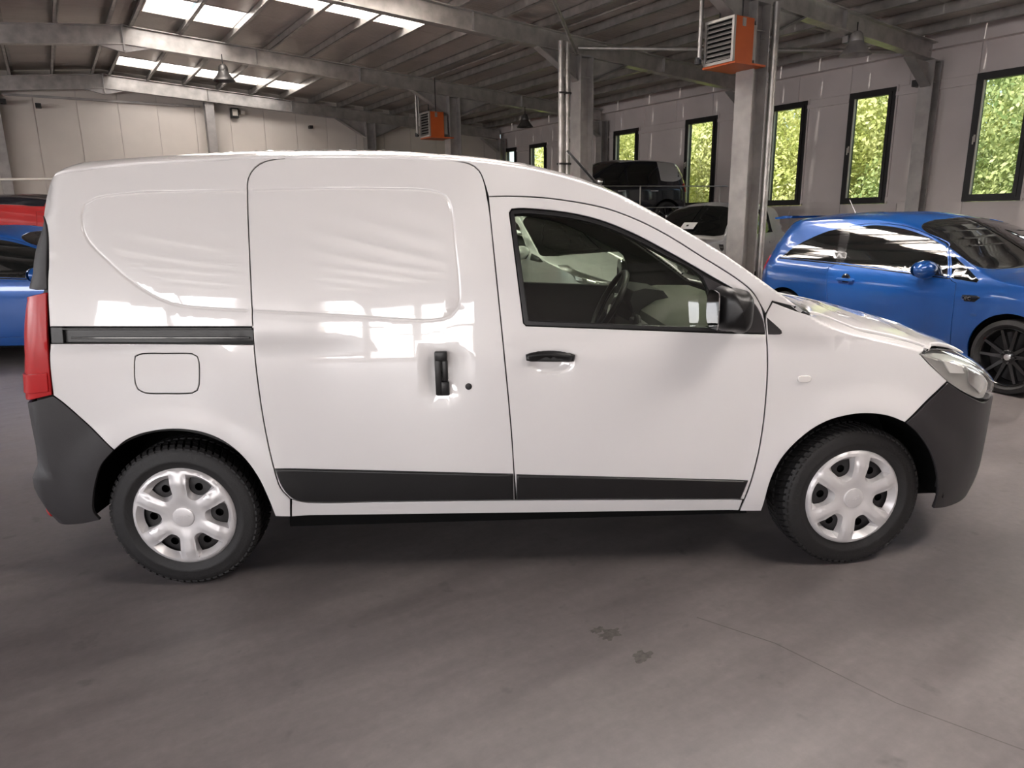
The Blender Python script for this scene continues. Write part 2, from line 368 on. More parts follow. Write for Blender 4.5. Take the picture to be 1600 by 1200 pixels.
# ---------------------------------------------------------------- panels draped on a body surface
def inset(poly, d):
    P = np.asarray(poly, float); n = len(P)
    area2 = np.sum(P[:, 0] * np.roll(P[:, 1], -1) - np.roll(P[:, 0], -1) * P[:, 1]); sg = 1 if area2 > 0 else -1
    e = np.roll(P, -1, 0) - P; L = np.linalg.norm(e, axis=1)[:, None] + 1e-9; nn = np.stack([-e[:, 1], e[:, 0]], 1) / L * sg
    a = np.roll(nn, 1, 0); b = nn; s_ = a + b; k = np.maximum((s_ * s_).sum(1)[:, None], .5)
    return P + s_ / k * 2 * d
DEBUG = False
def drape(B, outline, holes=(), grid=.06, off=0., thick=.014, gap=.0022, raw=False, step=.025, pts=None, edge=.002):
    """triangulated panel in side view laid on the body surface; returns verts, faces, normals for y > 0"""
    def prep(p, g):
        q = np.asarray(p, float) if raw else smooth_poly(p, step)
        t = np.stack(B.to_p(q[:, 0], q[:, 1]), 1)
        return t, (inset(t, g) if g else t)
    nom, ring1 = prep(outline, gap); ring0 = inset(nom, gap + edge)
    hr = []
    for h in holes:
        t, _ = prep(h, 0); hr.append((inset(t, -(gap + edge)), inset(t, -gap)))
    loops = [ring0] + [h[0] for h in hr]
    allp = np.concatenate(loops); edges = []; k = 0
    for lp in loops:
        edges += [(k + i, k + (i + 1) % len(lp)) for i in range(len(lp))]; k += len(lp)
    qx = np.asarray(outline)[:, 0]; zl = np.arange(qx.min(), qx.max(), .016)                    # follow the shoulder line of the body
    sh_ = [(x, B.zs(x) + k) for k in (-.03, -.012, -.004) for x in zl] + [(x, B.zs(x) + k * (B.zt(x) - B.zs(x))) for k in (.02, .06, .11, .17, .24, .33, .45) for x in zl]
    pts = list(pts if pts is not None else []) + [(float(a), float(b)) for a, b in sh_]
    lo = ring0.min(0); hi = ring0.max(0)
    gx, gz = np.meshgrid(np.arange(lo[0] + grid * .37, hi[0], grid), np.arange(lo[1] + grid * .41, hi[1], grid))
    g = np.stack([gx.ravel(), gz.ravel()], 1)
    if pts is not None and len(pts):
        q = np.asarray(pts, float); q = np.stack(B.to_p(q[:, 0], q[:, 1]), 1)
        if len(g):
            dm = np.min(np.hypot(g[:, 0][:, None] - q[:, 0][None], g[:, 1][:, None] - q[:, 1][None]), 1); g = g[dm > grid * .3]
        g = np.concatenate([g, q])
    if len(g):
        keep = in_poly(g[:, 0], g[:, 1], ring0) & (seg_dist(g[:, 0], g[:, 1], ring0) > min(grid * .25, .0035))
        for h in hr: keep &= ~in_poly(g[:, 0], g[:, 1], h[0]) & (seg_dist(g[:, 0], g[:, 1], h[0]) > min(grid * .25, .0035))
        g = g[keep]; allp = np.concatenate([allp, g])
    r = delaunay_2d_cdt([Vector((float(a), float(b))) for a, b in allp], edges, [], 0, 1e-7)
    v2 = np.array([(q.x, q.y) for q in r[0]]); tri = np.array([list(f) for f in r[2] if len(f) == 3])
    cen = v2[tri].mean(1); keep = in_poly(cen[:, 0], cen[:, 1], ring0)
    for h in hr: keep &= ~in_poly(cen[:, 0], cen[:, 1], h[0])
    tri = tri[keep]
    if DEBUG:
        sh = lambda p: abs(np.sum(p[:, 0] * np.roll(p[:, 1], -1) - np.roll(p[:, 0], -1) * p[:, 1])) / 2
        tgt = sh(ring0) - sum(sh(h[0]) for h in hr); e1 = v2[tri[:, 1]] - v2[tri[:, 0]]; e2 = v2[tri[:, 2]] - v2[tri[:, 0]]
        got = np.abs(e1[:, 0] * e2[:, 1] - e1[:, 1] * e2[:, 0]).sum() / 2
        if abs(got - tgt) > .003 * tgt + 1e-5: print('COVER', round(got, 4), round(tgt, 4), outline[:3])
    def lift(p2, depth):
        x, z = B.from_p(p2[:, 0], p2[:, 1])
        zt = B.zt(x); z = np.minimum(z, zt - 1e-6)
        y = B.W(x, z); n = B.normal(x, z); P = np.stack([x, y, z], 1)
        return P - n * depth, n
    V, N = lift(v2, off)
    used = np.unique(tri); remap = -np.ones(len(V), int); remap[used] = np.arange(len(used)); V = V[used]; N = N[used]; tri = remap[tri]
    fn = np.cross(V[tri[:, 1]] - V[tri[:, 0]], V[tri[:, 2]] - V[tri[:, 0]])
    fl = (fn * N[tri].sum(1)).sum(1) < 0; tri[fl] = tri[fl][:, ::-1]
    VV = [V]; NN = [N]; F = [tuple(t) for t in tri]; k = len(V)
    for r0, r1 in [(ring0, ring1)] + hr:
        A, na = lift(r0, off); Bm, nb = lift(r1, off + edge); C_, nc = lift(r1, off + thick)
        lat = Bm - A; lat /= np.linalg.norm(lat, axis=1)[:, None] + 1e-9
        m = len(r0); VV += [A, Bm, C_]; NN += [na, lat * .8 + nb * .6, lat]
        cen3 = A.mean(0)
        for i in range(m):
            j = (i + 1) % m
            if abs(A[i][1]) < .012 and abs(A[j][1]) < .012: continue
            for u in (0, 1):
                q = (k + u * m + i, k + u * m + j, k + (u + 1) * m + j, k + (u + 1) * m + i)
                src = (A, Bm, C_)
                a, b, c_ = src[u][i], src[u][j], src[u + 1][j]
                want = lat[i] * (1 if u else .7) + na[i] * (0 if u else .7)
                if np.dot(np.cross(b - a, c_ - a), want) < 0: q = q[::-1]
                F.append(q)
        k += 3 * m
    V = np.concatenate(VV); N = np.concatenate(NN); N = N / (np.linalg.norm(N, axis=1)[:, None] + 1e-9)
    return V, F, N
def panel(name, B, outline, m, parent, side=-1, center=False, **kw):
    """side -1: the side towards the camera, +1: the far side, center: both halves in one mesh"""
    V, F, N = drape(B, outline, **kw)
    fl = np.array([1., -1., 1.])
    near = (V * fl, [f[::-1] for f in F], N * fl)
    if center:
        V2 = V.copy(); V2[np.abs(V2[:, 1]) < .004, 1] = 0
        a = V2 * fl; k = len(V2)
        NN = np.concatenate([N * fl, N]); VV = np.concatenate([a, V2])
        NN[np.abs(VV[:, 1]) < 1e-5, 1] = 0
        return put(name, VV, [f[::-1] for f in F] + [tuple(i + k for i in f) for f in F], m, parent, normals=NN)
    if side < 0: return put(name, near[0], near[1], m, parent, normals=near[2])
    return put(name, V, F, m, parent, normals=N)
def both(name, B, outline, m, parent, **kw):
    a = panel(name, B, outline, m, parent, side=-1, **kw)
    bm = a.data.copy(); V, F, N = None, None, None
    b = panel(name, B, outline, m, parent, side=1, **kw)
    return a, b
def end_x(B, z, rear=True, d=0.):
    return float(B.xr(z)) + d if rear else float(B.xf(z)) - d
def side_outline(B, z0, arches=(), top=None, zr=None, zf=None, n=90):
    """whole side of a body: sill, wheel arches, both ends up to the top line"""
    zr = zr or z0; zf = zf or z0; P = []
    xa = end_x(B, zr) + 1e-4; xb = end_x(B, zf, False) - 1e-4
    cuts = []
    for cx, cz, r in arches:
        h = math.sqrt(max(r * r - (cz - z0) ** 2, 1e-4)); cuts.append((cx - h, cx + h, cx, cz, r))
    bot = [(xa, zr)]
    for x0, x1, cx, cz, r in cuts:
        a0 = math.atan2(z0 - cz, x0 - cx); a1 = math.atan2(z0 - cz, x1 - cx)
        a0 = a0 if a0 > 0 else a0 + 2 * math.pi
        if a1 > math.pi / 2: a1 -= 2 * math.pi
        x = bot[-1][0]
        while x + .06 < x0: x += .06; bot.append((x, z0))
        for k in range(33): t = a0 + (a1 - a0) * k / 32; bot.append((cx + r * math.cos(t), cz + r * math.sin(t)))
    x = bot[-1][0]
    while x + .06 < xb: x += .06; bot.append((x, z0))
    P += bot + [(xb, zf)]
    z = zf
    while True:
        z += .02; x = end_x(B, z, False) - 1e-4
        if z > float(B.zt(x)): break
        P.append((x, z))
    xe = P[-1][0]; z = zr; R = []
    while True:
        z += .02; x = end_x(B, z) + 1e-4
        if z > float(B.zt(x)): break
        R.append((x, z))
    x1 = R[-1][0] + .002
    if top is None:
        xs = x1 + (xe - x1) * (1 - np.cos(np.linspace(math.pi, 0, n))) / 2
        top = [(float(x), float(B.zt(x)) - 1e-6) for x in xs]
    return P + top[1:-1] + R[::-1]
def ztline(B, x0, x1, n=30): return [(float(x), float(B.zt(x)) - 1e-6) for x in np.linspace(x0, x1, n)]
def ends(B, z0, z1, d, rear=True, n=12): return [(end_x(B, z, rear, d), float(z)) for z in np.linspace(z0, z1, n)]
# ---------------------------------------------------------------- wheels
def plate(outer, holes, hfun, grid):
    """flat plate (x, z) with holes, raised by hfun; returns verts (x, h, z), faces, loops of hole rims"""
    loops = [np.asarray(outer)] + [np.asarray(h) for h in holes]
    allp = np.concatenate(loops); edges = []; k = 0
    for lp in loops: edges += [(k + i, k + (i + 1) % len(lp)) for i in range(len(lp))]; k += len(lp)
    lo = allp.min(0); hi = allp.max(0)
    gx, gz = np.meshgrid(np.arange(lo[0], hi[0], grid), np.arange(lo[1], hi[1], grid)); g = np.stack([gx.ravel(), gz.ravel()], 1)
    keep = in_poly(g[:, 0], g[:, 1], loops[0]) & (seg_dist(g[:, 0], g[:, 1], loops[0]) > grid * .4)
    for h in loops[1:]: keep &= ~in_poly(g[:, 0], g[:, 1], h) & (seg_dist(g[:, 0], g[:, 1], h) > grid * .4)
    allp = np.concatenate([allp, g[keep]])
    r = delaunay_2d_cdt([Vector((float(a), float(b))) for a, b in allp], edges, [], 0, 1e-7)
    v2 = np.array([(q.x, q.y) for q in r[0]]); tri = np.array([list(f) for f in r[2] if len(f) == 3])
    cen = v2[tri].mean(1); keep = in_poly(cen[:, 0], cen[:, 1], loops[0])
    for h in loops[1:]: keep &= ~in_poly(cen[:, 0], cen[:, 1], h)
    tri = tri[keep]
    h = hfun(v2[:, 0], v2[:, 1])
    return np.stack([v2[:, 0], h, v2[:, 1]], 1), [tuple(t) for t in tri]
def circ(r, n, cx=0., cz=0., ph=0.): return np.array([(cx + r * math.cos(ph + 2 * math.pi * k / n), cz + r * math.sin(ph + 2 * math.pi * k / n)) for k in range(n)])
def polar(pts, rot): return np.array([(r * math.cos(math.radians(p + rot)), r * math.sin(math.radians(p + rot))) for r, p in pts])
_WC = {}
def tire_mesh(R, rim, w, lugs):
    key = (R, rim, w, lugs)
    if key in _WC: return _WC[key]
    h = w / 2
    prof = [(rim - .006, -h * .80), (rim, -h * .86), (rim + .010, -h * .90), (rim + (R - rim) * .30, -h * 1.03), (rim + (R - rim) * .38, -h * 1.055), (rim + (R - rim) * .42, -h * 1.04), (rim + (R - rim) * .62, -h * 1.02), (rim + (R - rim) * .82, -h * .96), (R - .014, -h * .90), (R - .010, -h * .86), (R - .008, -h * .7), (R - .007, 0),
            (R - .008, h * .7), (R - .014, h * .9), (rim + (R - rim) * .45, h * 1.05), (rim + .010, h * .9), (rim - .006, h * .8)]
    t = MB().lathe(prof, 96)
    g = MB()
    if lugs:
        for k in range(lugs):
            a0 = 2 * math.pi * k / lugs; da = 2 * math.pi / lugs * .66
            for sgn in (-1, 1):
                q = []
                for y0, sk in ((.97, 0.), (.80, .25), (.45, .8), (.06, 1.5)):
                    q.append((y0 * h * sgn, sk * da))
                for i in range(3):
                    v = []
                    for (y, s_) in (q[i], (q[i + 1][0] * 1.0 + (q[i][0] - q[i + 1][0]) * .12, q[i + 1][1])):
                        for aa in (0, da):
                            ro = R - (.013 if abs(y) > h * .95 else .002 if abs(y) > h * .75 else 0)
                            for rr in (R - .02, ro):
                                th = a0 + s_ + aa; v.append((rr * math.cos(th), y, rr * math.sin(th)))
                    g.add(v, [(1, 3, 7, 5), (0, 1, 5, 4), (2, 6, 7, 3), (0, 2, 3, 1), (4, 5, 7, 6)])
    _WC[key] = (t, g); return _WC[key]
def steel_wheel(car, x, y, z, side, R=.311, rim=.205, w=.185, rot=0., name='wheel', brand=None, steer=0., tyre_text=None, lugs=64):
    """tyre, six-spoke cover with sloped windows, dark steel rim behind; outer face at -y before turning"""
    e = empty(name, (x, y, z)); e.parent = car; e.rotation_euler = (0, 0, steer + (0 if side < 0 else math.pi))
    t, g = tire_mesh(R, rim, w, lugs)
    to = t.build('tire', 'rubber', e, smooth=True)
    if lugs: g.build('tread', 'rubber', e)
    # cover
    yo = -w / 2 * .93
    RC = .2125
    front = [(.189, -19.5), (.193, -10), (.194, 0), (.193, 10), (.189, 19.5), (.150, 17.5), (.118, 15), (.097, 12), (.090, 6), (.088, 0), (.090, -6), (.097, -12), (.118, -15), (.150, -17.5)]
    back = [(.170, -16), (.173, -8), (.174, 0), (.173, 8), (.170, 16), (.148, 16.8), (.128, 16.2), (.114, 13.5), (.104, 7), (.102, 0), (.104, -7), (.114, -13.5), (.128, -16.2), (.148, -16.8)]
    holes = []; hb = []
    for k in range(6):
        r_ = 60 * k + rot
        holes.append(smooth_poly(polar(front, r_), .008, 60)); hb.append(smooth_poly(polar(back, r_), .008, 60))
    def hf(px, pz):
        r = np.hypot(px, pz); ph = (np.degrees(np.arctan2(pz, px)) - rot + 30) % 60 - 30   # 0 in a window, +-30 on a spoke
        base = np.interp(r, [0, .05, .085, .15, .195, .206, .2125], [yo - .004, yo - .006, yo - .014, yo - .020, yo - .010, yo - .004, yo + .006])
        flat = np.clip((30 - np.abs(ph)) * np.radians(1) * np.maximum(r, .03) / .024, 0, 1)
        return base + .007 * np.clip((flat - .55) / .45, 0, 1) * np.clip((r - .06) / .05, 0, 1) * np.clip((.2 - r) / .03, 0, 1)
    V, F = plate(circ(RC, 72), holes, hf, .009)
    cv = MB().add(V, F)
    cc = cv.build('wheel_cover', 'hubcap_silver', e, smooth=False)
    cc.data.polygons.foreach_set('use_smooth', [True] * len(cc.data.polygons)); cc.data.set_sharp_from_angle(angle=math.radians(24))
    wl = MB()
    for h, b in zip(holes, hb):
        hh = hf(h[:, 0], h[:, 1]); n = len(h); n2 = len(b)
        b2 = np.array([b[int(i * n2 / n) % n2] for i in range(n)])
        v = [(h[i][0], hh[i], h[i][1]) for i in range(n)] + [(b2[i][0], yo + .020, b2[i][1]) for i in range(n)]
        wl.add(v, [(i, (i + 1) % n, n + (i + 1) % n, n + i) for i in range(n)])
    wl.lathe([(RC, yo + .006), (RC - .002, yo + .02)], 60)
    wl.build('cover_window', 'hubcap_silver', e, smooth=True)
    bolts = [circ(.017, 14, .136 * math.cos(math.radians(30 * k + rot)), .136 * math.sin(math.radians(30 * k + rot))) for k in range(12)]
    V, F = plate(circ(.205, 48), bolts, lambda px, pz: yo + .024 + .012 * np.clip((np.hypot(px, pz) - .15) / .03, 0, 1), .02)
    MB().add(V, F).build('steel_rim', 'steel_dark', e, smooth=True)
    MB().lathe([(0, yo + .06), (.206, yo + .06), (.206, w * .4)], 36).build('rim_barrel', 'liner_black', e)
    cp = MB().lathe([(.0005, yo - .0125), (.036, yo - .012), (.042, yo - .010), (.0445, yo - .004), (.045, yo)], 40).build('center_cap', 'hubcap_silver', e, smooth=True)
    if brand:
        me = text_mesh(brand, .019, .0008); me.materials.append(M['hubcap_silver'])
        o = bpy.data.objects.new('emblem', me); COL.objects.link(o); o.parent = e; o.location = (0, yo - .0128, 0); o.rotation_euler = (math.pi / 2, math.radians(-14), 0)
    if tyre_text:
        for i, ch in enumerate(tyre_text):
            if ch == ' ': continue
            me = text_mesh(ch, .024, .0006); me.materials.append(M['rubber'])
            o = bpy.data.objects.new('lettering', me); COL.objects.link(o); o.parent = e
            a = math.radians(195 - i * 6.2); o.location = (.262 * math.cos(a), -w / 2 * 1.037, .262 * math.sin(a))
            o.rotation_euler = (math.pi / 2, -(a - math.pi / 2), 0)
    return e
def alloy_wheel(car, x, y, z, side, R=.315, rim=.235, w=.2, spokes=10, m='gloss_black', name='wheel', steer=0., hub='chrome'):
    e = empty(name, (x, y, z)); e.parent = car; e.rotation_euler = (0, 0, steer + (0 if side < 0 else math.pi))
    t, g = tire_mesh(R, rim, w, 0); t.build('tire', 'rubber', e, smooth=True)
    yo = -w / 2 * .9
    MB().lathe([(rim + .004, yo - .004), (rim - .004, yo - .006), (rim - .014, yo + .004), (rim - .022, yo + .03), (rim - .03, w * .4)], 60).build('rim', m, e, smooth=True)
    MB().lathe([(0, yo + .10), (rim - .03, yo + .10)], 40).build('brake_disc', 'steel_dark', e)
    for k in range(spokes):
        a = 2 * math.pi * (k + .5 * (k % 2) * .0) / spokes + (.0 if k % 2 else .10)
        ca, sa = math.cos(a), math.sin(a)
        def P(r, t_, y_): return (r * ca - t_ * sa, y_, r * sa + t_ * ca)
        v = [P(.045, -.016, yo + .012), P(.045, .016, yo + .012), P(rim - .012, .010, yo - .002), P(rim - .012, -.010, yo - .002),
             P(.045, -.014, yo + .045), P(.045, .014, yo + .045), P(rim - .012, .014, yo + .03), P(rim - .012, -.014, yo + .03)]
        MB().add(v, [(0, 1, 2, 3), (0, 4, 5, 1), (1, 5, 6, 2), (3, 2, 6, 7), (0, 3, 7, 4)]).build('spoke', m, e)
    hb = MB().lathe([(0, yo + .004), (.05, yo + .006), (.062, yo + .014), (.066, yo + .05)], 32).build('hub', m, e, smooth=True)
    MB().lathe([(0, yo - .002), (.026, yo), (.030, yo + .006)], 24).build('hub_cap', hub, e, smooth=True)
    for k in range(5):
        a = 2 * math.pi * k / 5
        MB().tube([(.047 * math.cos(a), yo - .006, .047 * math.sin(a)), (.047 * math.cos(a), yo + .02, .047 * math.sin(a))], .008, 6).build('wheel_bolt', 'steel_dark', e)
    return e
# ---------------------------------------------------------------- the hall (local x = b across, y = a along)
B0, B1, A0, A1 = -9.6, 13.5, -7.5, 21.4
def hall(o, label=None, cat=None, kind=None, group=None):
    o.location = HO; o.rotation_euler = (0, 0, HA); return tag(o, label, cat, group, kind)
def hempty(name, a=0., b=0., z=0.): return empty(name, H(a, b, z), HA)
def ibeam(mb, p, q, hgt, wid, tf=.016, tw=.012, up=(0, 0, 1), h2=None):
    """I-section from p to q; flanges stand off along up, h2 the depth at the far end"""
    p, q, u = Vector(p), Vector(q), Vector(up); t = (q - p).normalized(); u = (u - t * u.dot(t)).normalized(); s_ = t.cross(u); h2 = h2 or hgt
    for lo, hi, w in ((-.5, None, wid), (None, .5, wid), (0, 0, None)):
        v = []
        for P_, h in ((p, hgt), (q, h2)):
            if lo == -.5: z0, z1, ww = -h / 2, -h / 2 + tf, wid
            elif hi == .5: z0, z1, ww = h / 2 - tf, h / 2, wid
            else: z0, z1, ww = -h / 2 + tf, h / 2 - tf, tw
            for sz, sx in ((z0, -ww / 2), (z0, ww / 2), (z1, ww / 2), (z1, -ww / 2)): v.append(P_ + u * sz + s_ * sx)
        mb.add(v, [(3, 2, 1, 0), (4, 5, 6, 7)] + [(i, (i + 1) % 4, (i + 1) % 4 + 4, i + 4) for i in range(4)])
    return mb
fl = MB().box((B0 - .1, A0 - .1, -.2), (B1 + .1, A1 + .1, 0)).build('floor', 'concrete'); hall(fl, kind='structure')
R_ = math.radians(-30.99095)
def hl(P): d = Vector(P) - HO; return (d.dot(HB), d.dot(HAV))
# saw-cut joint and an old repair in the slab
_j = [hl(p) for p in ((2.05, -1.21, 0), (2.28, -1.39, 0), (2.53, -1.72, 0), (2.80, -1.95, 0), (3.4, -2.5, 0))]
jm = MB()
for (x0, y0), (x1, y1) in zip(_j, _j[1:]):
    d = Vector((x1 - x0, y1 - y0)).normalized() * .0025; jm.add([(x0 - d.y, y0 + d.x, .0006), (x0 + d.y, y0 - d.x, .0006), (x1 + d.y, y1 - d.x, .0006), (x1 - d.y, y1 + d.x, .0006)], [(0, 1, 2, 3)])
mat('joint', (.105, .092, .088), .6); mat('patch', (.10, .092, .082), .6, var=.3, vscale=60)
jm.build('floor_joint', 'joint', fl)
def blot(cx, cy, rx, ry, seed):
    r = random.Random(seed); n = 26; x0, y0 = hl((cx, cy, 0)); P = []
    for k in range(n):
        t = 2 * math.pi * k / n; q = r.uniform(.55, 1.1); P.append((x0 + rx * q * math.cos(t), y0 + ry * q * math.sin(t), .0007))
    return MB().add(P, [tuple(range(n))]).build('floor_stain', 'patch', fl)
blot(1.70, -1.30, .055, .035, 1); blot(1.79, -1.44, .045, .035, 2); blot(1.66, -1.27, .035, .02, 3)
# --- gable wall of upright sandwich panels
wb = empty('wall_back'); hall(wb, kind='structure')
_w = .905; k = 0; x = B0
xs = [1.07 - .905 * 12 + .905 * i for i in range(30)]
xs = [B0] + [q for q in xs if B0 + .1 < q < B1 - .1] + [B1]
for x0, x1 in zip(xs, xs[1:]):
    z0, z1 = roof_z(x0) + .2, roof_z(x1) + .2; g = .006
    v = [(x0 + g, A1, 0), (x1 - g, A1, 0), (x1 - g, A1, z1), (x0 + g, A1, z0)]; v += [(p[0], A1 + .1, p[2]) for p in v]
    pts = [(x0 + g, 0), (x1 - g, 0), (x1 - g, z1), (x0 + g, z0)]
    if x0 < 1.7 < x1: pts = [(x0 + g, 0), (x1 - g, 0), (x1 - g, z1), (1.7, roof_z(1.7) + .2), (x0 + g, z0)]
    MB().prism(pts, A1, A1 + .1).build('panel', 'wall_panel', wb)
MB().prism([(B0, 0), (B1, 0), (B1, roof_z(B1) + .2), (1.7, roof_z(1.7) + .2), (B0, roof_z(B0) + .2)], A1 + .02, A1 + .09).build('panel_core', 'wall_grey', wb)
tr = MB().prism([(-.5, 4.44), (3.93, 4.44), (3.93, 4.49), (-.5, 4.49)], A1 - .06, A1).build('trim_1', 'galvanised_dull'); hall(tr, kind='structure')
tr = MB().prism([(-9.5, 2.60), (-.6, 2.60), (-.6, 2.70), (-9.5, 2.70)], A1 - .08, A1).build('trim_2', 'wall_grey'); hall(tr, kind='structure')
# --- long wall with windows
WINS = RWIN_ADDED + [(5.40, 6.30), (7.67, 8.58), (9.50, 10.40), (11.85, 12.85), (14.50, 15.50), (16.60, 17.55), (18.65, 19.60), (20.35, 21.1)]  # the leading entries are unseen windows added to hold fill lamps
WZ0, WZ1 = 1.62, 3.70
wr = empty('wall_right'); hall(wr, kind='structure')
def wbox(y0, y1, z0, z1, g=.004): MB().box((B1, y0 + g, z0 + g), (B1 + .12, y1 - g, z1 - g)).build('panel', 'wall_grey', wr)
edges_a = [A0] + [q for w in WINS for q in w] + [A1]
for y0, y1 in zip(edges_a[::2], edges_a[1::2]):
    n = max(1, round((y1 - y0) / 1.25))
    for i in range(n): wbox(y0 + (y1 - y0) * i / n, y0 + (y1 - y0) * (i + 1) / n, WZ0, WZ1)
y = A0
while y < A1:
    y2 = min(A1, y + 1.15); wbox(y, y2, 0, WZ0); wbox(y, y2, WZ1, 4.70); y = y2
for z0, z1 in ((0, WZ0 - .02), (WZ1 + .02, 4.66)): MB().box((B1 + .02, A0, z0), (B1 + .1, A1, z1)).build('panel_core', 'wall_grey', wr)
for y0, y1 in zip(edges_a[::2], edges_a[1::2]): MB().box((B1 + .02, y0 + .02, WZ0 - .03), (B1 + .1, y1 - .02, WZ1 + .03)).build('panel_core', 'wall_grey', wr)
for i, (z0, z1, d) in enumerate(((4.20, 4.50, .16), (1.66, 1.73, .035))):
    o = MB().box((B1 - d, A0, z0), (B1, A1, z1)).build('trim_%d' % (3 + i), 'wall_grey'); hall(o, kind='structure')
k = 5
for y0, y1 in zip(edges_a[::2], edges_a[1::2]):
    o = MB().box((B1 - .05, y0 + .005, 3.54), (B1, y1 - .005, 3.61)).build('trim_%d' % k, 'wall_grey'); hall(o, kind='structure'); k += 1
for i, (a0, a1) in enumerate(WINS):
    w = empty('window_%d' % (i + 1), H((a0 + a1) / 2, B1, WZ0), HA); tag(w, kind='structure')
    hw = (a1 - a0) / 2; hh = WZ1 - WZ0
    def ring(t, d0, d1, hw_, z0, z1):
        m = MB()
        m.box((d0, -hw_, z0), (d1, hw_, z0 + t)); m.box((d0, -hw_, z1 - t), (d1, hw_, z1)); m.box((d0, -hw_, z0 + t), (d1, -hw_ + t, z1 - t)); m.box((d0, hw_ - t, z0 + t), (d1, hw_, z1 - t)); return m
    fr = ring(.075, -.045, .12, hw, 0, hh).build('window_frame', 'frame_black', w)
    sa = ring(.06, -.065, .05, hw - .06, .06, hh - .06).build('sash', 'frame_black', w)
    MB().box((-.002, -hw + .115, .115), (.012, hw - .115, hh - .115)).build('pane', 'window_glass', w)
    MB().box((-.068, hw - .135, .12), (-.02, hw - .121, hh - .12)).build('glazing_bead', 'cream_plastic', sa)
    hn = MB().box((-.075, hw - .105, .98), (-.062, hw - .075, 1.10), .004); hn.box((-.11, hw - .10, 1.05), (-.075, hw - .08, 1.07)); hn.box((-.115, hw - .10, .94), (-.10, hw - .08, 1.07), .004)
    hn.build('window_handle', 'cream_plastic', sa)
    ad = .03
    MB().box((-.03, -hw - .03, .0), (.0, -hw, hh + .03)).build('window_surround', 'wall_grey', w)
# --- the walls behind the photographer, open where the daylight comes in
wf = empty('wall_front'); hall(wf, kind='structure')
bb = [B0] + [q for g in GATES for q in g] + [B1]
for x0, x1 in zip(bb[::2], bb[1::2]): MB().box((x0, A0 - .12, 0), (x1, A0, 4.3)).build('panel', 'wall_grey', wf)
for g0, g1 in GATES:
    MB().box((g0, A0 - .12, 3.6), (g1, A0, 4.3)).build('panel', 'wall_grey', wf); MB().box((g0, A0 - .12, 0), (g1, A0, .3)).build('panel', 'wall_grey', wf)
    for q in (1, 2): MB().box((g0 + (g1 - g0) * q / 3 - .09, A0 - .1, .3), (g0 + (g1 - g0) * q / 3 + .09, A0 - .02, 3.6)).build('mullion', 'frame_black', wf)
    MB().box((g0, A0 - .1, 2.2), (g1, A0 - .02, 2.32)).build('transom', 'frame_black', wf)
MB().prism([(B0, 4.3), (B1, 4.3), (B1, 4.5), (1.7, 5.23), (B0, 4.1)], A0 - .12, A0).build('panel', 'wall_grey', wf)
wl_ = empty('wall_left'); hall(wl_, kind='structure')
bb = [A0] + [q for g in LWIN for q in g] + [A1]
for x0, x1 in zip(bb[::2], bb[1::2]): MB().box((B0 - .12, x0, 1.6), (B0, x1, 3.5)).build('panel', 'wall_grey', wl_)
MB().box((B0 - .12, A0, 0), (B0, A1, 1.6)).build('panel', 'wall_grey', wl_); MB().box((B0 - .12, A0, 3.5), (B0, A1, 4.2)).build('panel', 'wall_grey', wl_)
for g0, g1 in LWIN:
    MB().box((B0 - .1, (g0 + g1) / 2 - .06, 1.6), (B0 - .02, (g0 + g1) / 2 + .06, 3.5)).build('mullion', 'frame_black', wl_)
# --- roof: sheets, purlins, roof lights
ce = empty('ceiling'); hall(ce, kind='structure')
cuts = sorted({A0, A1} | {q for s in SKYLIGHTS for q in s[:2]}); ab = []
for c0, c1 in zip(cuts, cuts[1:]):
    n = max(1, round((c1 - c0) / 1.05)); ab += [c0 + (c1 - c0) * i / n for i in range(n)]
ab.append(A1)
for a0, a1 in zip(ab, ab[1:]):
    am = (a0 + a1) / 2; spans = [(B0, 1.7), (1.7, B1 + .1)]
    for s in SKYLIGHTS:
        if s[0] - .01 < am < s[1] + .01:
            out = []
            for p, q in spans:
                if s[2] >= q or s[3] <= p: out.append((p, q)); continue
                if s[2] > p: out.append((p, s[2]))
                if s[3] < q: out.append((s[3], q))
            spans = out
    for p, q in spans:
        z0, z1 = roof_z(p + 1e-6 if p >= 1.7 else p) + .17, roof_z(q) + .17
        MB().prism([(p, z0), (q, z1), (q, z1 + .07), (p, z0 + .07)], a0 + .004, a1 - .004).build('roof_panel', 'roof_sheet', ce)
pb = [1.88 + .84 * i for i in range(14)] + [1.50 - .84 * i for i in range(14)]
for b in pb:
    if not B0 < b < B1: continue
    z = roof_z(b)
    m = MB().box((b - .004, A0, z), (b + .004, A1, z + .168)); m.box((b - .004, A0, z + .160), (b + .06, A1, z + .168)); m.box((b - .06, A0, z), (b + .004, A1, z + .008)); m.box((b - .06, A0, z), (b - .054, A1, z + .022))
    m.build('purlin', 'galvanised', ce)
for s in SKYLIGHTS:
    cells = [s[2]] + [b for b in sorted(pb) if s[2] + .2 < b < s[3] - .2] + [s[3]]
    for c0, c1 in zip(cells, cells[1:]):
        z0, z1 = roof_z(c0) + .20, roof_z(c1) + .20
        MB().prism([(c0 + .03, z0), (c1 - .03, z1), (c1 - .03, z1 + .01), (c0 + .03, z0 + .01)], s[0] + .01, s[1] - .01).build('skylight_pane', 'skylight_sheet', ce)
    for q in (s[0], s[1]):
        MB().prism([(s[2], roof_z(s[2]) + .16), (s[3], roof_z(s[3]) + .16), (s[3], roof_z(s[3]) + .36), (s[2], roof_z(s[2]) + .36)], q - .02, q + .02).build('skylight_curb', 'cream_plastic', ce)
